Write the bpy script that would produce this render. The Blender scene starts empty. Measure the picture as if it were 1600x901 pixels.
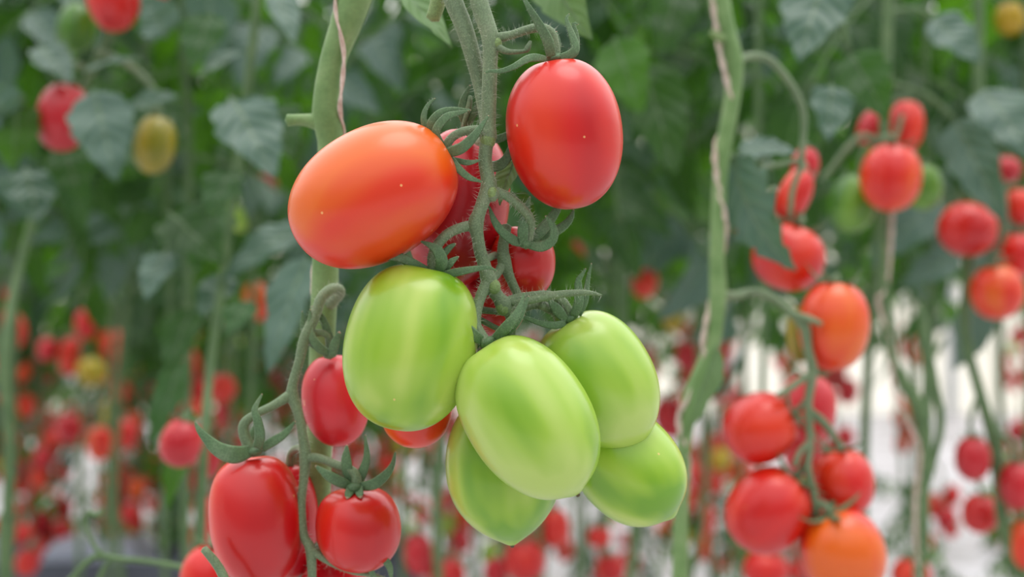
import bpy, math, random
from mathutils import Vector, Matrix, Quaternion, noise

random.seed(11)
SC = bpy.context.scene
COL = SC.collection

# ------------------------------------------------------------------ camera
F = 1600 * 50.0 / 36.0          # focal length in pixels of the 1600 x 901 frame
H = 1.15                        # eye height
D0 = 0.575                      # distance of the front truss
K0 = D0 / F                     # metres per pixel at the front truss
cam_d = bpy.data.cameras.new('camera')
cam_d.lens = 50; cam_d.sensor_width = 36; cam_d.clip_start = 0.02; cam_d.clip_end = 100
cam_d.dof.use_dof = True
cam_d.dof.focus_distance = D0 - 0.008
cam_d.dof.aperture_fstop = 6.3
cam_d.dof.aperture_blades = 0
cam = bpy.data.objects.new('camera', cam_d); COL.objects.link(cam)
cam.location = (0, 0, H); cam.rotation_euler = (math.pi / 2, 0, 0)
SC.camera = cam

# ------------------------------------------------------------------ sky, exposure
w = bpy.data.worlds.new('overcast_sky'); SC.world = w; w.use_nodes = True
nt = w.node_tree; nt.nodes.clear()
out = nt.nodes.new('ShaderNodeOutputWorld'); bg = nt.nodes.new('ShaderNodeBackground')
tc = nt.nodes.new('ShaderNodeTexCoord'); sx = nt.nodes.new('ShaderNodeSeparateXYZ')
rp = nt.nodes.new('ShaderNodeValToRGB')
nt.links.new(tc.outputs['Generated'], sx.inputs[0]); nt.links.new(sx.outputs['Z'], rp.inputs[0])
e = rp.color_ramp.elements
e[0].position = 0.0; e[0].color = (0.22, 0.24, 0.24, 1)
e[1].position = 1.0; e[1].color = (1.5, 1.5, 1.5, 1)
m_ = e.new(0.22); m_.color = (0.36, 0.39, 0.40, 1)
m_ = e.new(0.5); m_.color = (1.0, 1.04, 1.08, 1)
# sky glow added low on the far side to backlight wall sheet and leaves
mr = nt.nodes.new('ShaderNodeMapRange'); mr.inputs[1].default_value = 0.0; mr.inputs[2].default_value = 1.0
mr.inputs[3].default_value = 0.0; mr.inputs[4].default_value = 1.1
nt.links.new(sx.outputs['Y'], mr.inputs[0])
ml = nt.nodes.new('ShaderNodeMix'); ml.data_type = 'RGBA'; ml.blend_type = 'ADD'; ml.clamp_factor = False
nt.links.new(mr.outputs[0], ml.inputs[0]); nt.links.new(rp.outputs[0], ml.inputs[6]); ml.inputs[7].default_value = (1.0, 0.97, 0.92, 1)
nt.links.new(ml.outputs[2], bg.inputs[0]); bg.inputs[1].default_value = 1.15
nt.links.new(bg.outputs[0], out.inputs[0])

sun_d = bpy.data.lights.new('sun', 'SUN'); sun_d.energy = 0.9; sun_d.angle = math.radians(35)
sun_d.color = (1.0, 0.98, 0.94)
sun = bpy.data.objects.new('sun', sun_d); COL.objects.link(sun)
sun.rotation_euler = (math.radians(4), math.radians(10), 0)

vs = SC.view_settings
SC.display_settings.display_device = 'sRGB'
vs.view_transform = 'Standard'; vs.look = 'None'; vs.gamma = 1.0; vs.exposure = 0.14
vs.use_curve_mapping = False

# ------------------------------------------------------------------ helpers
def lin(r, g, b):
    f = lambda c: (c / 255) / 12.92 if c / 255 <= 0.04045 else ((c / 255 + 0.055) / 1.055) ** 2.4
    return (f(r), f(g), f(b), 1)

def P(x, y, d):
    """A point of the place: seen at pixel (x, y) of the 1600 x 901 frame, d metres away."""
    return Vector(((x - 800) / F * d, d, H - (y - 450.5) / F * d))

def obj(name, verts, faces, mats, parent=None, smooth=True, fmat=None, uv=None):
    me = bpy.data.meshes.new(name)
    me.from_pydata([tuple(v) for v in verts], [], faces)
    for m in (mats if isinstance(mats, (list, tuple)) else [mats]):
        me.materials.append(m)
    if smooth:
        me.polygons.foreach_set('use_smooth', [True] * len(me.polygons))
    if fmat:
        me.polygons.foreach_set('material_index', fmat)
    if uv:
        l = me.uv_layers.new(name='UVMap')
        for lp in me.loops:
            l.data[lp.index].uv = uv[lp.vertex_index]
    me.update()
    return link(bpy.data.objects.new(name, me), parent)

def link(o, parent=None):
    COL.objects.link(o)
    if parent is not None: o.parent = parent
    return o

def empty(name, loc, rot=None):
    o = bpy.data.objects.new(name, None)
    o.empty_display_size = 0.02
    o.location = loc
    if rot is not None:
        o.rotation_mode = 'QUATERNION'; o.rotation_quaternion = rot
    COL.objects.link(o)
    return o

def tag(o, label=None, cat=None, group=None, kind=None):
    if label: o['label'] = label
    if cat: o['category'] = cat
    if group: o['group'] = group
    if kind: o['kind'] = kind
    return o

class Geo:
    def __init__(s): s.v, s.f, s.m, s.uv = [], [], [], []
    def add(s, v, f, mi=0, uv=None):
        b = len(s.v)
        s.v += [Vector(p) for p in v]
        s.f += [tuple(i + b for i in q) for q in f]
        s.m += [mi] * len(f)
        s.uv += uv if uv else [(0, 0)] * len(v)
    def build(s, name, mats, parent=None, inv=None, smooth=True):
        vv = [inv @ p for p in s.v] if inv is not None else s.v
        return obj(name, vv, s.f, mats, parent, smooth, s.m if any(s.m) else None, s.uv if any(u != (0, 0) for u in s.uv) else None)

def spline(pts, step):
    """Catmull-Rom through pts (tuples of any length), samples roughly every `step` of the first three."""
    pts = [tuple(p) for p in pts]
    if len(pts) < 2: return pts
    q = [tuple(2 * a - b for a, b in zip(pts[0], pts[1]))] + pts + [tuple(2 * a - b for a, b in zip(pts[-1], pts[-2]))]
    res = []
    for i in range(1, len(q) - 2):
        p0, p1, p2, p3 = q[i - 1], q[i], q[i + 1], q[i + 2]
        n = max(2, int(math.dist(p1[:3], p2[:3]) / step))
        for k in range(n):
            t = k / n
            res.append(tuple(0.5 * (2 * b + (c - a) * t + (2 * a - 5 * b + 4 * c - d) * t * t + (3 * b - a - 3 * c + d) * t ** 3)
                             for a, b, c, d in zip(p0, p1, p2, p3)))
    res.append(pts[-1])
    return res

def frames(P3, up=None):
    T = []
    n = len(P3)
    for i in range(n):
        d = P3[min(i + 1, n - 1)] - P3[max(i - 1, 0)]
        T.append(d.normalized() if d.length > 1e-12 else Vector((0, 0, 1)))
    if up is None:
        a = Vector((0, 1, 0)) if abs(T[0].y) < 0.9 else Vector((1, 0, 0))
        N = [(a - T[0] * a.dot(T[0])).normalized()]
        for i in range(1, n):
            v = N[-1] - T[i] * N[-1].dot(T[i])
            N.append(v.normalized() if v.length > 1e-9 else N[-1])
    else:
        N = []
        for t in T:
            v = up - t * up.dot(t)
            N.append(v.normalized() if v.length > 1e-6 else Vector((1, 0, 0)))
    return T, N

def tube(geo, pts, seg=10, step=0.004, mi=0, flat=1.0, up=None, closed_ends=True):
    """pts: (x, y, z, r) in metres. flat < 1 squashes the section along its N axis."""
    s = spline(pts, step)
    C = [Vector(p[:3]) for p in s]; R = [max(p[3], 1e-5) for p in s]
    T, N = frames(C, up)
    v, f = [], []
    n = len(C)
    for i in range(n):
        B = T[i].cross(N[i])
        for k in range(seg):
            a = 2 * math.pi * k / seg
            v.append(C[i] + N[i] * (math.cos(a) * R[i] * flat) + B * (math.sin(a) * R[i]))
    for i in range(n - 1):
        for k in range(seg):
            k2 = (k + 1) % seg
            f.append((i * seg + k, i * seg + k2, (i + 1) * seg + k2, (i + 1) * seg + k))
    if closed_ends:
        v.append(C[0] - T[0] * R[0] * 0.4); a = len(v) - 1
        v.append(C[-1] + T[-1] * R[-1] * 0.4); b = len(v) - 1
        for k in range(seg):
            k2 = (k + 1) % seg
            f.append((a, k2, k)); f.append((b, (n - 1) * seg + k, (n - 1) * seg + k2))
    geo.add(v, f, mi)
    return C, R, T, N

def PX(pts, d, scale=None):
    """[(x, y, r_px[, depth offset in px])] -> (X, Y, Z, R) at base distance d."""
    o = []
    for p in pts:
        dd = d + (p[3] if len(p) > 3 else 0) * K0
        q = P(p[0], p[1], dd)
        o.append((q.x, q.y, q.z, p[2] * dd / F))
    return o

# ------------------------------------------------------------------ materials
def new_mat(name):
    m = bpy.data.materials.new(name); m.use_nodes = True
    t = m.node_tree
    return m, t, t.nodes['Principled BSDF'], t.nodes['Material Output']

def node(t, kind, **kw):
    n = t.nodes.new(kind)
    for k, v in kw.items(): setattr(n, k, v)
    return n

def noise_node(t, vec, scale, detail=2, rough=0.5):
    n = node(t, 'ShaderNodeTexNoise'); n.inputs['Scale'].default_value = scale
    n.inputs['Detail'].default_value = detail; n.inputs['Roughness'].default_value = rough
    if vec: t.links.new(vec, n.inputs['Vector'])
    return n

def ramp(t, fac, stops):
    r = node(t, 'ShaderNodeValToRGB'); els = r.color_ramp.elements
    els[0].position, els[0].color = stops[0]
    els[1].position, els[1].color = stops[-1]
    for p, c in stops[1:-1]:
        q = els.new(p); q.color = c
    t.links.new(fac, r.inputs[0])
    return r

def mixc(t, fac, a, b, blend='MIX'):
    n = node(t, 'ShaderNodeMix', data_type='RGBA', blend_type=blend)
    for sock, val in ((0, fac), (6, a), (7, b)):
        if hasattr(val, 'is_linked') or isinstance(val, bpy.types.NodeSocket): t.links.new(val, n.inputs[sock])
        else: n.inputs[sock].default_value = val
    return n.outputs[2]

def mathn(t, op, a, b=None):
    n = node(t, 'ShaderNodeMath', operation=op)
    for i, val in enumerate((a, b)):
        if val is None: continue
        if isinstance(val, bpy.types.NodeSocket): t.links.new(val, n.inputs[i])
        else: n.inputs[i].default_value = val
    return n.outputs[0]

def tomato_mat(name, stops, rough=0.34, sss=0.06, sss_col=(1.0, 0.25, 0.12), speck=True, streak=1.0, coat=0.3):
    """Skin: colour varies in long streaks from stem to tip, with tiny pale specks."""
    m, t, b, o = new_mat(name)
    tcn = node(t, 'ShaderNodeTexCoord'); mp = node(t, 'ShaderNodeMapping')
    mp.inputs['Scale'].default_value = (46 * streak, 46 * streak, 9)
    oi = node(t, 'ShaderNodeObjectInfo')
    t.links.new(tcn.outputs['Object'], mp.inputs['Vector'])
    ad = node(t, 'ShaderNodeVectorMath', operation='ADD'); sc = node(t, 'ShaderNodeVectorMath', operation='SCALE')
    cb = node(t, 'ShaderNodeCombineXYZ')
    for i in range(3): t.links.new(oi.outputs['Random'], cb.inputs[i])
    t.links.new(cb.outputs[0], sc.inputs[0]); sc.inputs['Scale'].default_value = 37
    t.links.new(mp.outputs[0], ad.inputs[0]); t.links.new(sc.outputs[0], ad.inputs[1])
    n1 = noise_node(t, ad.outputs[0], 1.0, 2, 0.45)
    c = ramp(t, n1.outputs['Fac'], stops).outputs[0]
    if speck:
        vo = node(t, 'ShaderNodeTexVoronoi'); vo.inputs['Scale'].default_value = 160
        t.links.new(tcn.outputs['Object'], vo.inputs['Vector'])
        near = mathn(t, 'LESS_THAN', vo.outputs['Distance'], 0.085)
        sep = node(t, 'ShaderNodeSeparateColor'); t.links.new(vo.outputs['Color'], sep.inputs[0])
        some = mathn(t, 'GREATER_THAN', sep.outputs[0], 0.86)
        fac = mathn(t, 'MULTIPLY', mathn(t, 'MULTIPLY', near, some), 0.6)
        c = mixc(t, fac, c, lin(250, 205, 130))
    t.links.new(c, b.inputs['Base Color'])
    b.inputs['Roughness'].default_value = rough
    b.inputs['Coat Weight'].default_value = coat; b.inputs['Coat Roughness'].default_value = 0.18
    b.inputs['Subsurface Weight'].default_value = sss
    b.inputs['Subsurface Radius'].default_value = sss_col
    b.inputs['Subsurface Scale'].default_value = 0.006
    nb = noise_node(t, tcn.outputs['Object'], 90, 2, 0.5)
    bp = node(t, 'ShaderNodeBump'); bp.inputs['Strength'].default_value = 0.05; bp.inputs['Distance'].default_value = 0.002
    t.links.new(nb.outputs['Fac'], bp.inputs['Height']); t.links.new(bp.outputs[0], b.inputs['Normal'])
    return m

M = {}
M['orange'] = tomato_mat('orange_tomato_skin', [(0.34, lin(214, 28, 18)), (0.5, lin(228, 56, 16)), (0.66, lin(232, 100, 10))], streak=0.6)
M['red'] = tomato_mat('red_tomato_skin', [(0.35, lin(192, 14, 18)), (0.52, lin(214, 24, 16)), (0.68, lin(228, 54, 16))], streak=0.6)
M['deep'] = tomato_mat('deep_red_tomato_skin', [(0.3, lin(172, 10, 26)), (0.7, lin(205, 20, 34))])
M['pink'] = tomato_mat('pinkish_red_tomato_skin', [(0.3, lin(206, 26, 42)), (0.7, lin(222, 40, 48))], rough=0.42)
GS = (0.5, 1.0, 0.12)
M['green'] = tomato_mat('green_tomato_skin', [(0.36, lin(112, 164, 22)), (0.48, lin(148, 188, 46)), (0.62, lin(180, 206, 88))], sss_col=GS, speck=True, rough=0.3)
M['pale'] = tomato_mat('pale_green_tomato_skin', [(0.36, lin(128, 174, 40)), (0.5, lin(160, 196, 66)), (0.63, lin(184, 210, 102))], sss_col=GS, speck=False, rough=0.3)
M['yellow'] = tomato_mat('yellow_tomato_skin', [(0.35, lin(150, 148, 20)), (0.65, lin(200, 160, 30))], sss_col=(1, .7, .1), speck=False)
M['olive'] = tomato_mat('olive_tomato_skin', [(0.35, lin(110, 116, 14)), (0.65, lin(158, 140, 22))], sss_col=(1, .7, .1), speck=False)
M['unripe'] = tomato_mat('dark_green_tomato_skin', [(0.36, lin(58, 106, 16)), (0.5, lin(82, 132, 26)), (0.63, lin(108, 154, 42))], sss_col=GS, speck=False)
M['scar'] = new_mat('brown_blossom_scar')[0]
M['scar'].node_tree.nodes['Principled BSDF'].inputs['Base Color'].default_value = lin(88, 74, 44)

def stem_mat(name, c0, c1, c2, scale=1400, sheen=0.3, grain=0.16, bump=0.12):
    m, t, b, o = new_mat(name)
    tcn = node(t, 'ShaderNodeTexCoord')
    n1 = noise_node(t, tcn.outputs['Object'], 60, 3, 0.6)
    n2 = noise_node(t, tcn.outputs['Object'], scale, 1, 0.5)
    c = ramp(t, n1.outputs['Fac'], [(0.3, c0), (0.55, c1), (0.75, c2)]).outputs[0]
    g = ramp(t, n2.outputs['Fac'], [(0.4, (1 - grain, 1 - grain, 1 - grain, 1)), (0.62, (1 + grain * 0.6, 1 + grain * 0.6, 1 + grain * 0.6, 1))]).outputs[0]
    c = mixc(t, 1.0, c, g, 'MULTIPLY')
    t.links.new(c, b.inputs['Base Color'])
    b.inputs['Roughness'].default_value = 0.6
    b.inputs['Sheen Weight'].default_value = sheen; b.inputs['Sheen Roughness'].default_value = 0.4
    b.inputs['Sheen Tint'].default_value = lin(200, 215, 190)
    bp = node(t, 'ShaderNodeBump'); bp.inputs['Strength'].default_value = bump; bp.inputs['Distance'].default_value = 0.0004
    t.links.new(n2.outputs['Fac'], bp.inputs['Height']); t.links.new(bp.outputs[0], b.inputs['Normal'])
    return m
M['truss'] = stem_mat('truss_stem_skin', lin(98, 118, 84), lin(114, 134, 98), lin(130, 138, 108))
M['sepal'] = stem_mat('sepal_skin', lin(78, 106, 70), lin(94, 124, 84), lin(120, 142, 106), sheen=0.25)
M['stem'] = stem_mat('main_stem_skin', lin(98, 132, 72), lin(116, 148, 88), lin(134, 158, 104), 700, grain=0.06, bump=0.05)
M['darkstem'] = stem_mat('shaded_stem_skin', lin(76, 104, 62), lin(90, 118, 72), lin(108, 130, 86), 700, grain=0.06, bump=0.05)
M['node'] = stem_mat('pale_joint_skin', lin(112, 138, 80), lin(124, 148, 88), lin(138, 158, 98))
M['drytip'] = stem_mat('dry_sepal_tip', lin(166, 132, 104), lin(180, 150, 122), lin(196, 170, 142))

m, t, b, o = new_mat('fine_stem_hair'); b.inputs['Base Color'].default_value = lin(200, 205, 185); b.inputs['Roughness'].default_value = 0.5
M['hair'] = m
m, t, b, o = new_mat('twine_fibre'); M['twine'] = m
tcn = node(t, 'ShaderNodeTexCoord'); n1 = noise_node(t, tcn.outputs['Object'], 300, 2)
t.links.new(ramp(t, n1.outputs['Fac'], [(0.3, lin(186, 160, 142)), (0.7, lin(222, 206, 192))]).outputs[0], b.inputs['Base Color'])
b.inputs['Roughness'].default_value = 0.6

def leaf_mat(name, dark, mid, lite, trans, tw=0.32, rough=0.45, spec=0.3):
    m, t, b, o = new_mat(name)
    tcn = node(t, 'ShaderNodeTexCoord'); oi = node(t, 'ShaderNodeObjectInfo')
    n1 = noise_node(t, tcn.outputs['Object'], 22, 3, 0.55)
    mixf = mathn(t, 'ADD', mathn(t, 'MULTIPLY', n1.outputs['Fac'], 0.6), mathn(t, 'MULTIPLY', oi.outputs['Random'], 0.4))
    c = ramp(t, mixf, [(0.25, dark), (0.5, mid), (0.78, lite)]).outputs[0]
    # midrib and side veins, read from the blade's own UVs
    sp = node(t, 'ShaderNodeSeparateXYZ'); t.links.new(tcn.outputs['UV'], sp.inputs[0])
    av = mathn(t, 'ABSOLUTE', sp.outputs['Y'])
    rib = mathn(t, 'LESS_THAN', av, 0.05)
    ph = mathn(t, 'SINE', mathn(t, 'MULTIPLY', mathn(t, 'SUBTRACT', sp.outputs['X'], mathn(t, 'MULTIPLY', av, 0.22)), 44))
    side = mathn(t, 'GREATER_THAN', ph, 0.9)
    vein = mathn(t, 'MULTIPLY', mathn(t, 'MAXIMUM', rib, mathn(t, 'MULTIPLY', side, 0.55)), 0.3)
    c2 = mixc(t, vein, c, lin(150, 172, 130))
    t.links.new(c2, b.inputs['Base Color'])
    b.inputs['Roughness'].default_value = rough
    b.inputs['Specular IOR Level'].default_value = spec
    bp = node(t, 'ShaderNodeBump'); bp.inputs['Strength'].default_value = 0.25; bp.inputs['Distance'].default_value = 0.002
    t.links.new(ph, bp.inputs['Height']); t.links.new(bp.outputs[0], b.inputs['Normal'])
    tr = node(t, 'ShaderNodeBsdfTranslucent'); tr.inputs[0].default_value = trans
    mx = node(t, 'ShaderNodeMixShader'); mx.inputs[0].default_value = tw
    t.links.new(b.outputs[0], mx.inputs[1]); t.links.new(tr.outputs[0], mx.inputs[2]); t.links.new(mx.outputs[0], o.inputs[0])
    return m
M['leaf'] = leaf_mat('tomato_leaf_blade', lin(18, 42, 24), lin(28, 58, 34), lin(44, 76, 50), lin(92, 156, 22), 0.32)
M['leafblue'] = leaf_mat('blue_green_leaf_blade', lin(60, 90, 78), lin(76, 104, 93), lin(94, 120, 110), lin(80, 132, 30), 0.2, 0.38, 0.55)  # bluish grey base has the sky's reflection painted into the blade
M['leafpale'] = leaf_mat('pale_leaf_underside', lin(96, 124, 84), lin(108, 138, 94), lin(120, 148, 106), lin(110, 150, 60), 0.3, 0.55)
M['leafbacklit'] = leaf_mat('backlit_leaf_blade', lin(22, 58, 16), lin(36, 76, 24), lin(56, 100, 34), lin(110, 176, 24), 0.42)  # brighter leaf copy, the glow of backlit foliage put into its colour

def plain_mat(name, a, b_, scale=6, rough=0.6, trans=0.0):
    m, t, b, o = new_mat(name)
    tcn = node(t, 'ShaderNodeTexCoord'); n1 = noise_node(t, tcn.outputs['Object'], scale, 4, 0.6)
    c = ramp(t, n1.outputs['Fac'], [(0.3, a), (0.7, b_)]).outputs[0]
    t.links.new(c, b.inputs['Base Color']); b.inputs['Roughness'].default_value = rough
    if trans:
        tr = node(t, 'ShaderNodeBsdfTranslucent'); t.links.new(c, tr.inputs[0])
        mx = node(t, 'ShaderNodeMixShader'); mx.inputs[0].default_value = trans
        t.links.new(b.outputs[0], mx.inputs[1]); t.links.new(tr.outputs[0], mx.inputs[2]); t.links.new(mx.outputs[0], o.inputs[0])
    return m
M['floor'] = plain_mat('white_ground_film', lin(130, 124, 122), lin(214, 212, 218), 5)  # darker noise patches put shade into the white film's colour
M['sheet'] = plain_mat('translucent_wall_sheet', lin(240, 236, 228), lin(250, 248, 244), 2, 0.5, 0.85)
M['frame'] = plain_mat('greenhouse_metal', lin(176, 180, 182), lin(196, 198, 200), 4, 0.4)
M['gutter'] = plain_mat('gutter_plastic', lin(70, 74, 84), lin(92, 98, 110), 5, 0.45)
M['slab'] = plain_mat('grow_bag_film', lin(150, 154, 172), lin(184, 188, 204), 9, 0.4)
M['post'] = plain_mat('dark_support_metal', lin(62, 66, 72), lin(84, 88, 94), 8, 0.5)

# ------------------------------------------------------------------ the greenhouse shell
def box(geo, x0, x1, y0, y1, z0, z1, mi=0):
    v = [(x0, y0, z0), (x1, y0, z0), (x1, y1, z0), (x0, y1, z0), (x0, y0, z1), (x1, y0, z1), (x1, y1, z1), (x0, y1, z1)]
    geo.add(v, [(3, 2, 1, 0), (4, 5, 6, 7), (0, 1, 5, 4), (1, 2, 6, 5), (2, 3, 7, 6), (3, 0, 4, 7)], mi)

WX, WY0, WY1, WZ = 9.0, -4.0, 13.0, 3.6
g = Geo(); box(g, -WX, WX, WY0, WY1, -0.1, 0.0)
tag(g.build('floor', M['floor'], smooth=False), 'white film covering the greenhouse ground', None, None, 'structure')
def wall(name, x0, x1, y0, y1):
    g = Geo(); box(g, x0, x1, y0, y1, 0, WZ)
    wo = tag(g.build(name, M['sheet'], smooth=False), 'milky translucent greenhouse wall sheet', None, None, 'structure')
    return wo
wb = wall('wall_back', -WX, WX, WY1, WY1 + 0.03)
wall('wall_left', -WX - 0.03, -WX, WY0, WY1); wall('wall_right', WX, WX + 0.03, WY0, WY1)
for i in range(9):
    g = Geo(); x = -8 + 2 * i; box(g, x - 0.04, x + 0.04, WY1 - 0.09, WY1 - 0.002, 0, WZ)
    tag(g.build('trim_%d' % (i + 1), M['frame'], smooth=False), 'upright metal post of the end wall', None, None, 'structure')

# ------------------------------------------------------------------ tomatoes
def fruit_mesh(geo, L, R, et=0.9, eb=1.0, taper=0.0, dimple=0.05, nip=0.0, lobes=3, lobe=0.03, seed=0, nu=40, nv=40, bend=0.0, mi=0):
    """A plum tomato about local Z (stem end up): et / eb < 1 squarer, > 1 more pointed ends."""
    rnd = random.Random(seed); ph = rnd.uniform(0, 6.28); ph2 = rnd.uniform(0, 6.28)
    v, f = [], []
    for i in range(1, nu):
        a = math.pi * i / nu
        ca, sa = math.cos(a), math.sin(a)
        ex = et if ca > 0 else eb
        r0 = sa ** ex
        z0 = (abs(ca) ** (0.95)) * (1 if ca >= 0 else -1)
        for k in range(nv):
            th = 2 * math.pi * k / nv
            sh = (max(0.0, z0 + 0.75) / 1.75) ** 2
            r = r0 * (1 + taper * z0) * (1 + lobe * sh * math.cos(lobes * th + ph) + lobe * 0.5 * math.cos(2 * th + ph2))
            z = z0
            if ca > 0: z -= dimple * 2 * math.exp(-(r / 0.26) ** 2)
            else: z -= nip * 2 * math.exp(-(r / 0.16) ** 2)
            v.append((r * R * math.cos(th) + bend * R * (1 - z0 * z0), r * R * math.sin(th), z * L / 2))
    v.append((0, 0, L / 2 * (1 - dimple * 2))); v.append((0, 0, -L / 2 * (1 + nip * 2)))
    nr = nu - 1
    for i in range(nr - 1):
        for k in range(nv):
            k2 = (k + 1) % nv
            f.append((i * nv + k, (i + 1) * nv + k, (i + 1) * nv + k2, i * nv + k2))
    a, b = len(v) - 2, len(v) - 1
    for k in range(nv):
        k2 = (k + 1) % nv
        f.append((a, k, k2)); f.append((b, (nr - 1) * nv + k2, (nr - 1) * nv + k))
    geo.add(v, f, mi)

def axis_quat(d):
    return Vector((0, 0, 1)).rotation_difference(d.normalized())

def sepal(geo, pts, base, seg=8, flat=0.34, tip=True, up=Vector((0, 1, 0))):
    """pts (x,y,depth px, width px); a curled pointed leaflet with a dry tip."""
    q = []
    for p in pts:
        dd = base + p[2] * K0
        c = P(p[0], p[1], dd); q.append((c.x, c.y, c.z, p[3] * 1.1 * dd / F))
    s = spline(q, 0.0011)
    n = len(s)
    C = [Vector(p[:3]) for p in s]; T, N = frames(C, up)
    v, f, mi = [], [], []
    for i in range(n):
        B = T[i].cross(N[i]); r = s[i][3]
        for k in range(seg):
            a = 2 * math.pi * k / seg
            ca, sa = math.cos(a), math.sin(a)
            # a shallow channel down the middle of the near face
            dip = 0.28 * r * (1 - abs(sa)) * (1 if ca < 0 else 0)
            v.append(C[i] + N[i] * (ca * r * flat + dip) + B * (sa * r))
    m0 = []
    for i in range(n - 1):
        for k in range(seg):
            k2 = (k + 1) % seg
            f.append((i * seg + k, i * seg + k2, (i + 1) * seg + k2, (i + 1) * seg + k))
            m0.append(1 if (tip and i > n * 0.93) else 0)
    v.append(C[-1] + T[-1] * s[-1][3]); v.append(C[0])
    for k in range(seg):
        k2 = (k + 1) % seg
        f.append((len(v) - 2, (n - 1) * seg + k, (n - 1) * seg + k2)); m0.append(1 if tip else 0)
        f.append((len(v) - 1, k2, k)); m0.append(0)
    b = len(geo.v); geo.v += v; geo.uv += [(0, 0)] * len(v)
    geo.f += [tuple(x + b for x in q_) for q_ in f]; geo.m += m0
    return C, [p[3] for p in s], T, N

def hairs(geo, C, R, T, N, density, ln, rad, rnd):
    """Short fine hairs standing on a stem; density per metre."""
    tot = 0
    for i in range(len(C) - 1):
        seglen = (C[i + 1] - C[i]).length
        n = seglen * density
        n = int(n) + (1 if rnd.random() < n - int(n) else 0)
        for _ in range(n):
            u = rnd.random(); th = rnd.uniform(0, 6.283)
            B = T[i].cross(N[i])
            d = N[i] * math.cos(th) + B * math.sin(th)
            p = C[i].lerp(C[i + 1], u) + d * R[i] * 0.95
            dr = (d + T[i] * rnd.uniform(-0.5, 0.5) + Vector((0, 0, -0.15))).normalized()
            l = ln * rnd.uniform(0.4, 1.15)
            s1 = dr.orthogonal().normalized() * rad; s2 = dr.cross(s1)
            q = p + dr * l
            geo.add([p + s1, p - s1 * 0.5 + s2 * 0.87, p - s1 * 0.5 - s2 * 0.87, q], [(0, 1, 3), (1, 2, 3), (2, 0, 3)])

def hero_tomato(S, T, W, dS, dT, mat, label, group, sepals=(), pedicel=None, base=D0, shape={}, scar=False, hair=True, seed=1, crown=None):
    """S/T: stem end and blossom end in pixels; W: width in pixels; dS/dT: their depth offsets."""
    ps, pt = P(S[0], S[1], base + dS * K0), P(T[0], T[1], base + dT * K0)
    c = (ps + pt) / 2; L = (ps - pt).length; R = W / 2 * c.y / F
    root = empty('plum_tomato', c, axis_quat(ps - pt))
    inv = (Matrix.Translation(c) @ root.rotation_quaternion.to_matrix().to_4x4()).inverted()
    tag(root, label, 'tomato', group)
    g = Geo(); fruit_mesh(g, L, R, seed=seed, nu=56, nv=64, **shape)
    if scar:
        a = -L / 2 * (1 + shape.get('nip', 0) * 2)
        s = Geo(); tube(s, [(0, 0, a + 0.0008, 0.0011), (0, 0, a - 0.0006, 0.0008)], 8, 0.001)
        fr = g.build('fruit', M[mat], root); s.build('blossom_scar', M['scar'], fr)
    else:
        g.build('fruit', M[mat], root)
    rnd = random.Random(seed)
    hg = Geo()
    cal = None
    if sepals or crown:
        cg = Geo()
        top = Vector((0, 0, L / 2 * (1 - shape.get('dimple', 0.05) * 2)))
        # the flat green disc that carries the sepals
        w_ = inv.inverted()
        if crown:
            cp = P(crown[0], crown[1], base + crown[2] * K0); cr = crown[3] * K0
        else:
            cp = w_ @ top; cr = 0.0026
        axis = (ps - pt).normalized()
        tube(cg, [tuple(cp - axis * 0.0015) + (cr * 0.8,), tuple(cp) + (cr,), tuple(cp + axis * 0.0012) + (cr * 0.75,)], 12, 0.0008)
        cal = cg.build('calyx', [M['sepal'], M['drytip']], root, inv)
    for sp in sepals:
        sg = Geo(); a = sepal(sg, sp, base)
        sg.build('sepal', [M['sepal'], M['drytip']], cal, inv)
        if hair: hairs(hg, *a, 1800, 0.0012, 0.00004, rnd)
    if pedicel:
        pg = Geo(); a = tube(pg, PX(pedicel, base), 12, 0.0015)
        po = pg.build('pedicel', M['truss'], root, inv)
        if hair:
            hairs(hg, *a, 6500, 0.003, 0.00005, rnd)
    if hg.v:
        tag(hg.build('stem_hairs', M['hair'], root, inv, False), None, None, None, 'stuff')
    return root

FG = 'tomatoes of the sharp front truss'
# front truss: orange, red and six green fruits -------------------------------------------------
hero_tomato((704, 236), (462, 374), 209, -6, -30, 'orange', 'large orange-red plum tomato lying sideways on the left of the front truss', FG,
    sepals=[
        [(682, 218, -8, 3), (668, 205, -16, 5), (662, 184, -18, 4.5), (668, 165, -14, 3), (679, 154, -10, 1.2)],
        [(690, 224, -14, 4), (673, 198, -26, 6), (685, 178, -30, 5.5), (706, 171, -26, 4), (735, 172, -20, 1.4)],
        [(692, 228, -20, 4), (681, 206, -34, 6), (696, 184, -36, 6), (714, 177, -30, 4), (731, 173, -24, 1.3)],
        [(694, 239, -22, 5), (708, 236, -30, 8), (724, 229, -38, 8), (743, 210, -40, 6), (763, 181, -34, 1.4)],
        [(700, 244, -16, 4), (708, 252, -24, 5), (718, 265, -28, 5.5), (733, 277, -26, 4.5), (753, 284, -18, 1.3)],
        [(703, 247, -8, 3), (716, 251, -12, 4), (732, 254, -12, 4), (751, 250, -8, 1.2)]],
    pedicel=[(762, 208, 8.5, -4), (745, 203, 7.5, -10), (722, 206, 7, -14), (705, 216, 7, -14), (696, 232, 7.5, -10), (698, 240, 8.5, -5)],
    crown=(698, 238, -10, 12), shape=dict(et=0.94, eb=0.95, taper=0.0, dimple=0.02, lobe=0.012, lobes=3), seed=3)
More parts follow.
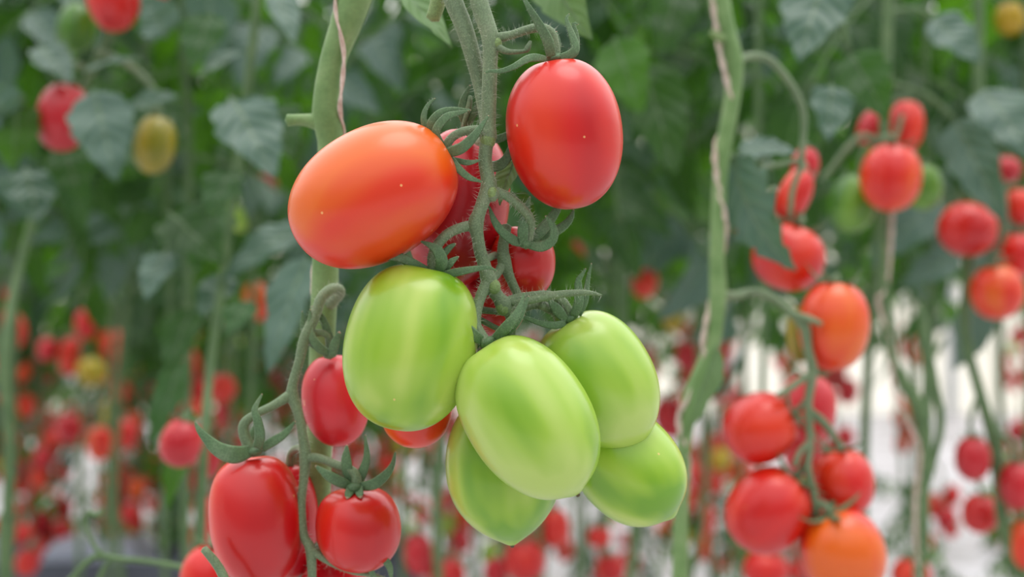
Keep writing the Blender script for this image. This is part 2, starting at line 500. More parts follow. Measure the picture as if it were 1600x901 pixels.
hero_tomato((866, 91), (899, 326), 181, 6, 20, 'red', 'red plum tomato hanging upright at the top right of the front truss', FG,
    sepals=[
        [(862, 90, -8, 7), (856, 64, -18, 8), (840, 34, -30, 6), (829, 16, -36, 4.5), (815, -8, -38, 2)],
        [(853, 92, -20, 4), (838, 90, -32, 6), (824, 92, -38, 5.5), (803, 104, -40, 4.5), (783, 111, -38, 3.5), (765, 111, -34, 2.2), (758, 114, -32, 1)],
        [(873, 90, -6, 5), (890, 86, -8, 7), (899, 76, -8, 6.5), (893, 53, -4, 5), (885, 30, 0, 2.5), (889, 22, 2, 1)],
        [(880, 88, 6, 4), (899, 76, 8, 4.5), (901, 56, 12, 3.5), (896, 37, 14, 2.5), (903, 38, 14, 1)],
        [(868, 86, 4, 5), (872, 70, 10, 4.5), (869, 50, 16, 2)]],
    pedicel=[(772, 60, 8.5, 6), (798, 55, 7, 2), (822, 47, 7, 0), (843, 43, 7.5, 2), (860, 50, 8, 4), (866, 66, 8, 6), (868, 90, 9, 6)],
    crown=(867, 90, 4, 15), shape=dict(et=0.9, eb=0.9, taper=0.03, dimple=0.025, lobe=0.014), seed=5)
hero_tomato((668, 417), (614, 671), 212, 0, -20, 'green', 'blocky light green plum tomato on the left, under the orange one', FG,
    sepals=[
        [(674, 426, -14, 5), (660, 420, -24, 7), (642, 410, -34, 7), (621, 401, -36, 6.5), (598, 402, -34, 5), (578, 409, -28, 3.5), (564, 416, -24, 1.4)],
        [(682, 428, -24, 6), (690, 410, -36, 9), (684, 392, -42, 8), (672, 383, -40, 4.5), (658, 377, -36, 1.4)],
        [(688, 428, -20, 4), (700, 415, -28, 5.5), (706, 408, -30, 5), (716, 401, -28, 1.6)],
        [(686, 430, -22, 4), (704, 427, -34, 6), (724, 423, -42, 5.5), (748, 419, -44, 4), (765, 418, -42, 2.4), (776, 423, -40, 1)],
        [(684, 410, -4, 4), (694, 396, -4, 5), (702, 387, -4, 4.5), (711, 381, -4, 2)]],
    pedicel=[(742, 352, 9, 0), (722, 355, 8, -6), (700, 365, 8, -10), (684, 382, 8, -14), (676, 402, 8.5, -16), (678, 424, 10, -14)],
    crown=(680, 424, -12, 15), shape=dict(et=0.70, eb=0.86, taper=0.03, dimple=0.055, lobe=0.036, lobes=4), seed=9)
hero_tomato((756, 540), (900, 768), 196, -42, -70, 'pale', 'front-most light green plum tomato in the middle, tilted with a brown dot at its tip', FG,
    sepals=[
        [(758, 534, -38, 6), (740, 523, -54, 8.5), (722, 505, -64, 7.5), (710, 487, -66, 5), (704, 474, -64, 3), (699, 462, -60, 1)],
        [(772, 530, -40, 6), (788, 514, -54, 8), (803, 497, -60, 7), (813, 478, -58, 4), (819, 457, -54, 1.2)],
        [(780, 526, -30, 5), (798, 512, -40, 6.5), (812, 494, -42, 5.5), (826, 463, -36, 1.3)],
        [(752, 530, -16, 4), (738, 545, -20, 6), (716, 568, -14, 5.5), (698, 590, -10, 4.5), (686, 604, -18, 3.5), (679, 628, -24, 1.2)]],
    pedicel=[(762, 440, 10, 0), (750, 466, 8.5, -10), (744, 490, 8.5, -20), (744, 508, 8.5, -28), (752, 524, 9, -34), (760, 536, 10, -36)],
    crown=(762, 534, -36, 14), shape=dict(et=0.76, eb=0.93, taper=0.02, dimple=0.035, nip=0.02, lobe=0.03), scar=True, seed=12)
hero_tomato((880, 500), (996, 696), 172, 78, 92, 'pale', 'light green plum tomato with a pointed tip at the right of the front cluster', FG,
    sepals=[
        [(886, 502, 48, 5), (874, 488, 40, 8), (866, 478, 36, 6.5), (856, 467, 34, 1.5)],
        [(896, 494, 46, 6), (904, 474, 40, 7), (904, 452, 38, 6), (904, 438, 38, 4.5), (915, 420, 38, 1.3)],
        [(903, 492, 54, 5), (914, 470, 52, 5), (918, 440, 50, 3.5), (924, 412, 50, 1.2)],
        [(884, 504, 46, 5), (866, 508, 36, 5.5), (842, 504, 30, 4), (824, 497, 28, 3), (811, 496, 28, 1.4)]],
    pedicel=[(784, 476, 9, 12), (806, 467, 8, 16), (832, 462, 7, 24), (856, 460, 6.5, 36), (876, 468, 7, 48), (888, 484, 7.5, 54), (892, 496, 9, 60)],
    crown=(890, 496, 58, 14), shape=dict(et=0.78, eb=1.12, taper=0.04, dimple=0.04, nip=0.03, lobe=0.03, bend=0.0), scar=True, seed=15)
hero_tomato((772, 614), (800, 848), 180, 132, 122, 'green', 'light green plum tomato with a pointed tip hanging lowest, half behind the front-most one', FG,
    pedicel=[(790, 476, 8, 14), (798, 500, 7.5, 40), (798, 530, 7, 70), (786, 570, 7, 105), (774, 622, 8, 122)],
    shape=dict(et=0.9, eb=1.34, taper=-0.04, dimple=0.03, nip=0.018, lobe=0.02), scar=True, seed=18, hair=False)
hero_tomato((903, 642), (1050, 804), 162, 150, 120, 'green', 'light green plum tomato pointing down to the right, lowest at the right of the cluster', FG,
    pedicel=[(846, 476, 7, 40), (866, 488, 6, 80), (884, 540, 6, 160), (896, 600, 6, 190), (908, 646, 7, 155)],
    shape=dict(et=0.95, eb=0.98, taper=-0.06, dimple=0.03, nip=0.025, lobe=0.03), seed=21, hair=False)
hero_tomato((652, 575), (648, 700), 112, 150, 140, 'orange', 'orange plum tomato showing only its bottom behind the blocky green one', FG,
    pedicel=[(700, 470, 6, 70), (690, 520, 6, 130), (660, 560, 6, 150), (652, 580, 7, 150)],
    shape=dict(et=0.9, eb=0.95, dimple=0.03, lobe=0.01), seed=24, hair=False)
hero_tomato((735, 200), (698, 448), 158, 152, 146, 'deep', 'dark red plum tomato behind the stem, between the orange one and the upright red one', FG,
    sepals=[
        [(745, 206, 60, 5), (775, 217, 34, 6), (802, 207, 26, 4.5), (831, 200, 22, 1.3)],
        [(752, 250, 62, 5), (772, 260, 40, 8), (790, 250, 34, 7), (802, 222, 30, 5.5), (800, 195, 28, 4), (793, 168, 26, 1.4)],
        [(730, 196, 66, 5), (722, 178, 56, 6), (724, 156, 52, 5), (734, 134, 50, 1.6)],
        [(726, 200, 66, 5), (740, 178, 54, 5), (748, 158, 50, 4), (752, 132, 50, 1.5)]],
    crown=(738, 206, 74, 16), pedicel=[(760, 214, 8, 6), (752, 222, 7, 36), (744, 218, 7, 60), (738, 208, 8, 80)],
    shape=dict(et=0.85, eb=0.9, dimple=0.04, lobe=0.015), seed=27, hair=False)
hero_tomato((820, 352), (812, 470), 104, 112, 118, 'red', 'small red plum tomato behind the curled calyx right of the stem', FG,
    sepals=[
        [(818, 380, 40, 5), (804, 376, 28, 7), (787, 364, 22, 6.5), (773, 346, 20, 5), (764, 322, 20, 1.4)],
        [(818, 384, 36, 6), (817, 364, 24, 8), (819, 344, 20, 7), (823, 325, 18, 5), (828, 308, 18, 1.5)],
        [(826, 382, 38, 6), (846, 385, 28, 7.5), (862, 376, 24, 7), (866, 362, 22, 6), (860, 346, 20, 4), (853, 338, 20, 1.8)],
        [(828, 378, 46, 5), (846, 360, 40, 8), (862, 340, 38, 7), (872, 325, 36, 5), (879, 309, 34, 1.5)],
        [(834, 374, 54, 5), (866, 362, 54, 7), (884, 350, 52, 6), (893, 338, 50, 4), (896, 328, 48, 1.5)]],
    crown=(822, 380, 44, 13), pedicel=[(770, 300, 9, 4), (790, 305, 7.5, 4), (810, 320, 7.5, 8), (826, 338, 7.5, 18), (829, 356, 7.5, 32), (823, 378, 9, 44)],
    shape=dict(et=0.85, eb=0.9, dimple=0.03, lobe=0.015), seed=30, hair=True)
hero_tomato((768, 412), (772, 528), 104, 205, 205, 'deep', 'deep red plum tomato in shade behind the lower stem fork', FG,
    pedicel=[(758, 405, 6, 14), (776, 398, 6, 110), (770, 404, 6, 170), (768, 416, 7, 205)],
    shape=dict(et=0.85, eb=0.9, dimple=0.03, lobe=0.015), seed=33, hair=False)

# ------------------------------------------------------------------ the front plant: stem, trusses
DS = D0 + 330 * K0
def plant_root(x, y, label, group='tomato plants'):
    r = empty('tomato_plant', (x, y, 0)); tag(r, label, 'plant', group); return r
def pinv(r): return Matrix.Translation(r.location).inverted()

px0 = P(498, 700, DS)
front = plant_root(px0.x, DS, 'nearest tomato plant, its thick pale green stem left of the sharp truss')
fi = pinv(front)
g = Geo()
stem_pts = [(575, -60, 27), (553, 0, 27), (538, 45, 24), (523, 85, 21), (514, 130, 21.5), (511, 165, 23), (512, 190, 24), (516, 220, 20), (514, 300, 19), (509, 380, 20), (508, 430, 21), (504, 520, 20), (500, 620, 19), (498, 720, 20), (495, 820, 20), (494, 920, 20), (492, 1400, 21)]
sp = PX(stem_pts, DS)
sp.append((sp[-1][0], sp[-1][1], 0.001, sp[-1][3]))
tube(g, sp, 20, 0.006)
stem = g.build('stem', M['stem'], front, fi)
g = Geo(); tube(g, PX([(506, 192, 17), (488, 189, 12), (470, 187, 9), (449, 188, 9.5)], DS), 14, 0.002)
g.build('cut_stub', M['stem'], stem, fi)

rnd = random.Random(4)
hg = Geo()
g = Geo()
def tr(pts, seg=14, hair=5590, base=D0, geo=None, ln=0.0031):
    a = tube(geo or g, PX(pts, base), seg, 0.0015)
    if hair: hairs(hg, *a, hair * (1 if hair < 5600 else 0.45), ln, 0.00005, rnd)
# main rachis with knuckles at its joints
tr([(738, -60, 15, 30), (748, 0, 14.5, 16), (760, 38, 14, 8), (766, 60, 14, 4), (766, 90, 12, 2), (764, 150, 12, 0), (763, 195, 12, 0), (763, 212, 14, 0),
    (760, 226, 11, 0), (758, 252, 11, 0), (762, 276, 11.5, 0), (764, 292, 13.5, 0), (756, 312, 11, -2), (748, 334, 10.5, -4), (743, 350, 13, -4), (746, 368, 10, -2),
    (750, 392, 10, 0), (758, 418, 10.5, 2), (764, 438, 13, 2), (770, 452, 11, 4), (780, 466, 10.5, 8), (787, 476, 14, 10), (792, 490, 9, 14)])
tr([(690, -60, 16, 70), (708, 0, 15, 52), (725, 42, 14, 40), (738, 85, 13, 34), (748, 125, 11.5, 30), (754, 160, 10, 22), (760, 196, 9, 8)], hair=9000)
tr([(773, 300, 7, -4), (772, 302, 9, -6), (768, 312, 7, -6)], hair=0)
# back stems of the truss, half hidden
tr([(792, 352, 8, 60), (786, 386, 9, 56), (788, 408, 11, 54), (796, 432, 8, 58), (808, 458, 7, 60), (816, 476, 6, 62)], hair=6000)
tr([(788, 408, 7, 54), (776, 428, 7, 40), (762, 442, 7, 14)], hair=0)
tr([(788, 480, 8, 14), (806, 484, 7, 50), (838, 476, 6.5, 64), (858, 484, 6, 66), (872, 492, 5, 66)], hair=5000)
tr([(752, 484, 6, 30), (778, 487, 5, 40), (812, 494, 5, 50)], hair=0)
tr([(752, 500, 5, 30), (775, 512, 4.5, 40), (800, 522, 4, 50)], hair=0)
# pale bract leaves on the joints
tr([(773, 66, 7, 2), (782, 76, 6, -2), (796, 81, 4.5, -4), (818, 80, 3, -4), (824, 76, 5, -4), (829, 64, 2, -2)], hair=0)
tr([(798, 474, 5, 10), (824, 470, 6, 2), (866, 461, 6.5, 0), (905, 457, 5, 2), (926, 458, 3.5, 4), (940, 461, 1.2, 4)], hair=6000)
tr([(735, 150, 3, 50), (733, 165, 5, 52), (728, 182, 4, 54), (722, 198, 2, 56)], hair=0)
truss = g.build('fruit_truss', M['truss'], front, fi)
tag(hg.build('stem_hairs', M['hair'], truss, fi, False), None, None, None, 'stuff')
for (x, y, r, d) in ((762, 218, 13.6, -1), (769, 301, 9, -8), (772, 448, 11, -2), (786, 479, 12.5, 8), (776, 68, 9, 0)):
    q = Geo(); c = P(x, y, D0 + d * K0); k = r * K0 * 0.95
    fruit_mesh(q, k * 2.3, k, nu=10, nv=14, dimple=0, lobe=0.0)
    q.v = [v + c for v in q.v]
    q.build('joint', M['node'], truss, fi)
# folded small leaf behind the front truss
def blade(geo, Lf, Wd, droop=0.3, fold=0.25, lobes=4, depth=0.2, seed=0, nt=18, ns=8, mi=0, mat=None, tipsharp=1.0, curl=0.0):
    """One leaflet in local axes: base at the origin, tip along +X, upper face +Z."""
    rnd = random.Random(seed); ph = rnd.random(); wv = rnd.uniform(0, 6.28)
    v, uv, f = [], [], []
    for i in range(nt + 1):
        t_ = i / nt
        wdt = Wd / 2 * (math.sin(math.pi * min(1, t_ ** 0.62 * 0.97 + 0.03)) ** 0.85) * (1.0 - 0.12 * t_)
        for k in range(-ns // 2, ns // 2 + 1):
            s = k / (ns / 2)
            saw = ((t_ * lobes + ph + (0.35 if s < 0 else 0)) % 1.0)
            ww = wdt * (1 - depth * saw * (abs(s) ** 2) * (1 if 0.04 < t_ < 0.97 else 0))
            x = t_ * Lf + 0.16 * Wd * abs(s) * (1 - t_) * 0.5
            y = s * ww
            bow = droop * t_ * t_
            z = -bow * Lf + fold * abs(y) - curl * (y * y) / max(Wd, 1e-6) * 2 + 0.035 * Wd * math.sin(9 * t_ + 3 * s + wv) * abs(s) + 0.02 * Wd * math.sin(17 * t_ + wv)
            x -= droop * droop * t_ ** 3 * Lf * 0.35
            v.append(Vector((x, y, z))); uv.append((t_ + 0.001, s))
    n = ns + 1
    for i in range(nt):
        for k in range(ns):
            f.append((i * n + k, (i + 1) * n + k, (i + 1) * n + k + 1, i * n + k + 1))
    if mat is not None: v = [mat @ p for p in v]
    geo.add(v, f, mi, uv)

def px_leaflet(parent, inv, name, base, tip, W, d, dt, mat, nrm=(0, -0.75, 0.65), droop=0.12, fold=0.2, lobes=4, depth=0.22, seed=0, curl=0.0, stalk=None, via=None):
    """A single leaflet from a base point to a tip point; W width in px; d distance, dt tip distance."""
    a, b = P(base[0], base[1], d), P(tip[0], tip[1], dt)
    X = (b - a); Lf = X.length; X.normalize()
    Nn = Vector(nrm); Z = (Nn - X * Nn.dot(X)).normalized(); Y = Z.cross(X)
    rot = Matrix((X, Y, Z)).transposed().to_4x4(); mt = Matrix.Translation(a) @ rot
    g = Geo()
    blade(g, Lf / (1 - droop * droop * 0.35), W * d / F, droop, fold, lobes, depth, seed, 26, 10, 0, mt, curl=curl)
    # put the drooped tip back on its point
    tipv = g.v[26 * 11 + 5]; sh = b - tipv
    for i, v in enumerate(g.v):
        tt = (i // 11) / 26; g.v[i] = v + sh * tt
    if via:
        off = P(via[0], via[1], (d + dt) / 2) - (a + b) / 2
        for i, v in enumerate(g.v):
            tt = (i // 11) / 26; g.v[i] = v + off * (4 * tt * (1 - tt))
    rb = [(g.v[i * 11 + 5] - Z * 0.0006) for i in range(0, 27, 2)]
    tube(g, [tuple(p) + (max(0.0003, 0.0011 * (1 - k / 14)),) for k, p in enumerate(rb)], 6, 0.01, 1)
    if stalk:
        tube(g, PX(stalk, d), 8, 0.006, 1)
    return g.build(name, [M[mat], M['darkstem']], parent, inv)

px_leaflet(front, fi, 'leaf', (806, 246), (780, 320), 44, D0 + 70 * K0, D0 + 62 * K0, 'leafpale', (-0.5, -0.8, 0.2), 0.1, 0.35, 3, 0.1, 2)
px_leaflet(front, fi, 'leaf', (800, 300), (836, 350), 40, D0 + 90 * K0, D0 + 82 * K0, 'leaf', (0.4, -0.7, 0.3), 0.1, 0.3, 3, 0.1, 5)
# leaves of the front plant near the top edge
px_leaflet(front, fi, 'leaf', (600, -40), (706, 74), 78, DS + 0.05, DS + 0.03, 'leafpale', (0.3, -0.6, 0.5), 0.1, 0.25, 3, 0.2, 7)
px_leaflet(front, fi, 'leaf', (840, -60), (925, 62), 90, DS + 0.10, DS + 0.08, 'leafpale', (-0.4, -0.7, 0.3), 0.15, 0.3, 3, 0.15, 8)
# cut side shoot at the top
g = Geo(); tube(g, PX([(690, -40, 13), (685, 0, 12.5), (676, 30, 11)], D0 + 90 * K0), 14, 0.002)
g.build('cut_stub', M['node'], front, fi)

# twine round the front stem
def twine(pts, base, label, rad=4.0):
    g = Geo(); c = PX([(p[0], p[1], rad, p[2]) for p in pts], base)
    s = spline(c, 0.004)
    for ph in (0, math.pi):       # two plies laid round each other
        q = []
        for i, p in enumerate(s):
            a = i * 1.1 + ph
            q.append((p[0] + math.cos(a) * p[3] * 0.45, p[1] + math.sin(a) * p[3] * 0.45, p[2], p[3] * 0.62))
        tube(g, q, 6, 0.004)
    return tag(g.build('support_twine', M['twine']), label, 'twine', 'support twines')
twine([(540, -60, -26), (524, -5, -18), (529, 40, -26), (537, 80, -25), (535, 125, -24), (531, 165, -24), (534, 190, -8), (536, 225, 16), (520, 300, 28), (500, 380, 20), (488, 440, 18), (500, 520, 28), (516, 620, 20), (516, 700, 16), (500, 800, 28), (490, 960, 26)], DS, 'pinkish white twine wound round the thick stem at the left of the front truss')

# ------------------------------------------------------------------ second truss of the front plant (lower left)
DL = D0 + 200 * K0
LG = 'tomatoes of the lower left truss'
hg = Geo(); g = Geo()
tr([(512, 478, 10.7, 130), (530, 456, 9.8, 60), (518, 452, 9.0, 20), (502, 466, 8.6, 4), (492, 494, 8.2, 0), (476, 530, 9.0, 0), (468, 562, 7.4, 0), (458, 598, 7.8, 0), (457, 618, 9.8, 0), (466, 645, 7.8, 0),
    (473, 680, 7.4, 0), (477, 712, 9.4, 0), (475, 745, 7.4, 0), (471, 780, 7.0, 0), (470, 815, 9.0, 0), (476, 840, 7.0, 0), (485, 858, 8.2, 0), (488, 905, 6.6, 4), (490, 960, 5.7, 10)], base=DL, hair=2500)
tr([(470, 812, 6.6, 0), (460, 830, 5.3, -6), (446, 850, 5.3, -12), (434, 876, 5.3, -16), (426, 905, 5.7, -18), (420, 950, 4.9, -18)], base=DL, hair=2500)
tr([(485, 857, 6.6, 0), (512, 876, 5.3, -4), (547, 891, 4.9, -8), (585, 899, 4.1, -8), (620, 912, 3.3, -8)], base=DL, hair=2500)
tr([(445, 852, 3.3, -12), (456, 842, 3.3, -14), (462, 836, 1.6, -15)], base=DL, hair=0)
truss2 = g.build('fruit_truss', M['truss'], front, fi)
tag(hg.build('stem_hairs', M['hair'], truss2, fi, False), None, None, None, 'stuff')
hero_tomato((515, 553), (533, 697), 104, 70, 60, 'pink', 'pinkish red plum tomato tucked behind the left side of the blocky green one', LG, base=DL,
    sepals=[
        [(514, 552, 10, 5), (500, 544, 0, 7), (488, 528, -6, 6), (484, 508, -8, 4), (485, 484, -8, 1.4)],
        [(506, 550, 24, 4), (484, 534, 14, 4.5), (473, 512, 10, 3.5), (472, 487, 8, 1.2)],
        [(520, 546, 26, 4), (514, 524, 16, 6), (504, 498, 12, 5), (488, 479, 10, 1.5)],
        [(520, 556, 6, 5), (522, 540, 0, 7), (530, 520, -2, 3)]],
    crown=(515, 553, 20, 12), pedicel=[(478, 528, 7, 2), (494, 520, 6, 10), (512, 524, 6, 18), (516, 550, 7, 24)],
    shape=dict(et=0.9, eb=0.92, dimple=0.03, lobe=0.01), seed=41, hair=False)
hero_tomato((392, 712), (410, 920), 150, 20, 10, 'red', 'big red plum tomato with spread sepals at the lower left of the second truss', LG, base=DL,
    sepals=[
        [(390, 705, -20, 9), (366, 710, -40, 13), (342, 702, -48, 11), (322, 684, -48, 7), (310, 670, -46, 4), (305, 660, -44, 1.4)],
        [(402, 700, -24, 7), (406, 680, -44, 7.5), (402, 655, -48, 6), (398, 640, -46, 4.5), (409, 616, -42, 1.4)],
        [(410, 700, -14, 6), (426, 690, -24, 7), (444, 678, -26, 5.5), (461, 659, -24, 1.6)],
        [(390, 704, 4, 6), (386, 690, 14, 8), (398, 672, 20, 5), (404, 656, 20, 1.6)]],
    crown=(396, 704, -8, 16), pedicel=[(458, 614, 9, 0), (428, 633, 7, -4), (398, 648, 7, -8), (382, 662, 8.5, -8), (382, 680, 9, -8), (394, 706, 10, -6)],
    shape=dict(et=0.66, eb=0.98, taper=0.06, dimple=0.06, lobe=0.05, lobes=4), seed=44, hair=False)
hero_tomato((452, 724), (450, 905), 96, 112, 112, 'deep', 'dark red plum tomato behind the lower left truss stem, next to the big red one', LG, base=DL,
    pedicel=[(476, 712, 6, 6), (470, 700, 6, 60), (456, 706, 6, 100), (452, 728, 7, 112)],
    shape=dict(et=0.85, eb=0.92, dimple=0.03, lobe=0.01), seed=47, hair=False)
hero_tomato((558, 762), (563, 893), 134, 4, 8, 'red', 'round red plum tomato right of the lower left truss stem, with upright thin sepals', LG, base=DL,
    sepals=[
        [(548, 760, -24, 6), (530, 752, -36, 8), (512, 742, -40, 7), (494, 728, -38, 2)],
        [(548, 756, -18, 6), (543, 736, -24, 8), (541, 716, -24, 7), (542, 696, -22, 2)],
        [(558, 756, -14, 6), (566, 738, -18, 7), (573, 714, -18, 5), (571, 680, -16, 1.5)],
        [(562, 760, -24, 6), (584, 756, -34, 8), (602, 742, -34, 6.5), (613, 726, -32, 4), (618, 706, -30, 1.4)],
        [(550, 762, -28, 7), (545, 770, -40, 6), (543, 776, -44, 4)],
        [(560, 762, -28, 7), (562, 770, -40, 6), (563, 775, -44, 4)]],
    crown=(553, 760, -24, 14), pedicel=[(478, 714, 8, 0), (500, 716, 7, -4), (526, 726, 7, -12), (548, 734, 7.5, -18), (557, 744, 8, -20), (556, 760, 9, -20)],
    shape=dict(et=0.68, eb=0.92, taper=0.03, dimple=0.06, lobe=0.045, lobes=5), seed=50, hair=False)
hero_tomato((516, 862), (536, 985), 112, 100, 100, 'deep', 'red plum tomato cut by the bottom edge below the round red one', LG, base=DL,
    pedicel=[(488, 862, 6, 10), (500, 850, 6, 60), (514, 866, 7, 100)], shape=dict(dimple=0.03), seed=53, hair=False)
for pts in ([(560, 893, -10, 4), (574, 872, -20, 6), (594, 870, -24, 6), (608, 884, -22, 5), (612, 910, -20, 1.5)],
            [(415, 920, -20, 5), (416, 890, -24, 5), (415, 864, -24, 1.4)],
            [(584, 900, -12, 4), (578, 888, -18, 4), (573, 876, -20, 1.2)]):
    q = Geo(); sepal(q, pts, DL); q.build('leaflet', [M['sepal'], M['drytip']], truss2, fi)

# ------------------------------------------------------------------ mid-ground tomatoes
def mid_tomato(c, wpx, hpx, d, mat, label, group, tilt=0.0, lean=0.0, stalk=None, calyx=True, seed=0, et=0.85, eb=0.92, rp=5.0):
    """c: centre px; tilt: degrees the stem end leans to the right in the picture; lean: towards the camera."""
    ce = P(c[0], c[1], d); L = hpx * d / F; R = wpx / 2 * d / F
    ax = Vector((math.sin(math.radians(tilt)), -math.sin(math.radians(lean)), math.cos(math.radians(tilt))))
    root = empty('plum_tomato', ce, axis_quat(ax)); tag(root, label, 'tomato', group)
    rotm = root.rotation_quaternion.to_matrix().to_4x4()
    inv = (Matrix.Translation(ce) @ rotm).inverted()
    rnd = random.Random(seed + int(c[0]))
    g = Geo(); fruit_mesh(g, L, R, et=et, eb=eb, dimple=0.035, lobe=0.018, lobes=rnd.choice((3, 4)), nip=rnd.choice((0, 0.008, 0.012)), seed=seed + int(c[0]), nu=30, nv=36)
    g.build('fruit', M[mat], root)
    if calyx:
        top = L / 2 * 0.93; g = Geo(); k = R
        ph = rnd.uniform(0, 6.28)
        for j in range(5):
            a = ph + j * 2 * math.pi / 5 + rnd.uniform(-0.2, 0.2); ca, sa = math.cos(a), math.sin(a)
            up = rnd.uniform(0.15, 0.6)
            pts = [(0.05 * k * ca, 0.05 * k * sa, top, 0.06 * k), (0.3 * k * ca, 0.3 * k * sa, top + 0.03 * k, 0.12 * k),
                   (0.62 * k * ca, 0.62 * k * sa, top + (0.02 + 0.3 * up) * k, 0.09 * k), (0.9 * k * ca, 0.9 * k * sa, top + 0.9 * up * k, 0.015 * k)]
            tube(g, pts, 6, 0.004, 0, 0.4, Vector((0, 0, 1)))
        g.build('calyx', M['sepal'], root)
        if stalk is None:
            tp = Vector((0, 0, 1))
            pts = [(0, 0, top, 0.1 * k), (0.05 * k, 0, top + 0.35 * k, 0.085 * k), (0.25 * k, 0.1 * k, top + 0.7 * k, 0.085 * k)]
        else:
            s0 = Vector((0, 0, top)); s1 = inv @ P(stalk[0], stalk[1], d + (stalk[2] if len(stalk) > 2 else 0.0))
            md = (s0 * 0.45 + s1 * 0.55) + Vector((0, 0, 0.25 * k))
            pts = [tuple(s0) + (0.1 * k,), tuple(s0 + Vector((0, 0, 0.25 * k))) + (0.085 * k,), tuple(md) + (0.085 * k,), tuple(s1) + (0.09 * k,)]
        q = Geo(); tube(q, pts, 8, 0.004)
        q.build('pedicel', M['truss'], root)
    return root

# right plant and its trusses --------------------------------------------------------------
DR = 0.97
pr = P(1121, 450, DR)
right = plant_root(pr.x, DR, 'tomato plant with the tall pale green stem just right of the front cluster')
ri = pinv(right)
g = Geo()
sp = PX([(1118, -80, 18), (1124, 0, 17), (1138, 60, 15), (1147, 95, 15), (1146, 140, 13), (1138, 190, 13), (1128, 250, 12), (1123, 320, 11.5), (1120, 400, 12), (1122, 455, 14), (1119, 500, 12.5), (1112, 540, 13), (1096, 585, 15), (1080, 625, 15), (1070, 680, 12), (1065, 760, 12), (1063, 860, 12.5), (1062, 960, 13), (1060, 1300, 14)], DR)
sp.append((sp[-1][0], DR, 0.001, sp[-1][3]))
tube(g, sp, 16, 0.008)
g.build('stem', M['stem'], right, ri)
g = Geo(); tube(g, PX([(1130, 62, 8), (1118, 55, 6), (1112, 50, 6)], DR - 0.01), 10, 0.003); g.build('cut_stub', M['node'], right, ri)
RB = DR + 0.03
g = Geo()
def mtube(pts, base, geo=None): tube(geo or g, PX(pts, base), 10, 0.004)
mtube([(1124, 460, 9, 0), (1148, 462, 7.5, 20), (1178, 456, 7, 50), (1208, 466, 7, 70), (1236, 488, 7.5, 60), (1256, 508, 9, 50), (1262, 545, 7.5, 50), (1269, 580, 8.5, 60), (1263, 630, 6.5, 60), (1266, 690, 6.5, 60), (1262, 730, 6, 60), (1270, 765, 6, 55), (1276, 800, 5.5, 55)], DR)
mtube([(1269, 582, 6, 60), (1240, 602, 5.5, 40), (1216, 618, 5, 20)], DR)
mtube([(1266, 690, 5, 60), (1250, 705, 5, 50), (1242, 728, 5, 40)], DR)
mtube([(1266, 640, 4.5, 60), (1290, 660, 4.5, 50), (1308, 690, 4.5, 40)], DR)
mtube([(1240, 490, 5, 60), (1262, 497, 6, 30), (1284, 506, 4, 10)], DR)
g.build('fruit_truss', M['truss'], right, ri)
g = Geo()
mtube([(1148, 98, 7, 0), (1172, 88, 6.5, 30), (1200, 92, 6, 60), (1226, 118, 6, 80), (1246, 150, 5.5, 90), (1256, 180, 5, 100), (1254, 230, 5, 105), (1250, 270, 5, 110)], DR)
mtube([(1250, 262, 4.5, 110), (1238, 300, 4.5, 100), (1234, 340, 4, 95)], DR)
mtube([(1252, 250, 4.5, 108), (1200, 262, 4, 120), (1170, 280, 4, 120)], DR)
g.build('fruit_truss', M['truss'], right, ri)
RG = 'tomatoes of the right-hand truss'
mid_tomato((1303, 509), 110, 140, RB, 'orange', 'orange-red plum tomato, topmost of the hanging right truss', RG, 4, 0, (1262, 500), seed=1)
mid_tomato((1252, 520), 46, 90, RB + 0.065, 'olive', 'greenish yellow plum tomato, a sliver behind the topmost orange one at right', RG, 0, 0, (1258, 470, 0.0), seed=2)
mid_tomato((1187, 669), 112, 116, RB, 'red', 'red plum tomato at the left of the right truss, its calyx towards the stem', RG, 62, 10, (1262, 610), seed=3)
mid_tomato((1260, 640), 92, 112, RB + 0.055, 'pink', 'pinkish red plum tomato behind the right truss stem', RG, 6, 0, (1268, 580), seed=4)
mid_tomato((1200, 797), 128, 140, RB - 0.005, 'red', 'large red plum tomato, lower left of the right truss', RG, 38, 8, (1264, 712), seed=5)
mid_tomato((1317, 754), 98, 108, RB + 0.012, 'red', 'red plum tomato at the right of the right truss, hanging upright', RG, -8, 0, (1268, 650), seed=6)
mid_tomato((1317, 864), 132, 146, RB - 0.01, 'orange', 'orange-red plum tomato, lowest of the right truss, cut by the bottom edge', RG, -22, 12, (1276, 795), seed=7)
mid_tomato((1255, 700), 60, 90, RB + 0.06, 'deep', 'dark red plum tomato deep inside the right truss behind its stem', RG, 0, 0, (1264, 640), seed=8)
UG = 'tomatoes of the truss behind the drooping leaf at right'
mid_tomato((1232, 402), 116, 104, RB + 0.04, 'red', 'red plum tomato below the long drooping leaf at right', UG, 20, 0, (1236, 330, 0.04), seed=9)
mid_tomato((1167, 318), 56, 98, RB + 0.055, 'red', 'red plum tomato half hidden left of the long drooping leaf', UG, 6, 0, (1175, 262, 0.04), seed=10)
mid_tomato((1241, 305), 52, 88, RB + 0.05, 'red', 'narrow red plum tomato right of the top of the long drooping leaf', UG, 24, 0, (1250, 250, 0.04), seed=11)
mid_tomato((1258, 258), 44, 58, RB + 0.08, 'deep', 'small dark red plum tomato at the top of the truss behind the drooping leaf', UG, 10, 0, (1250, 226, 0.04), seed=12)
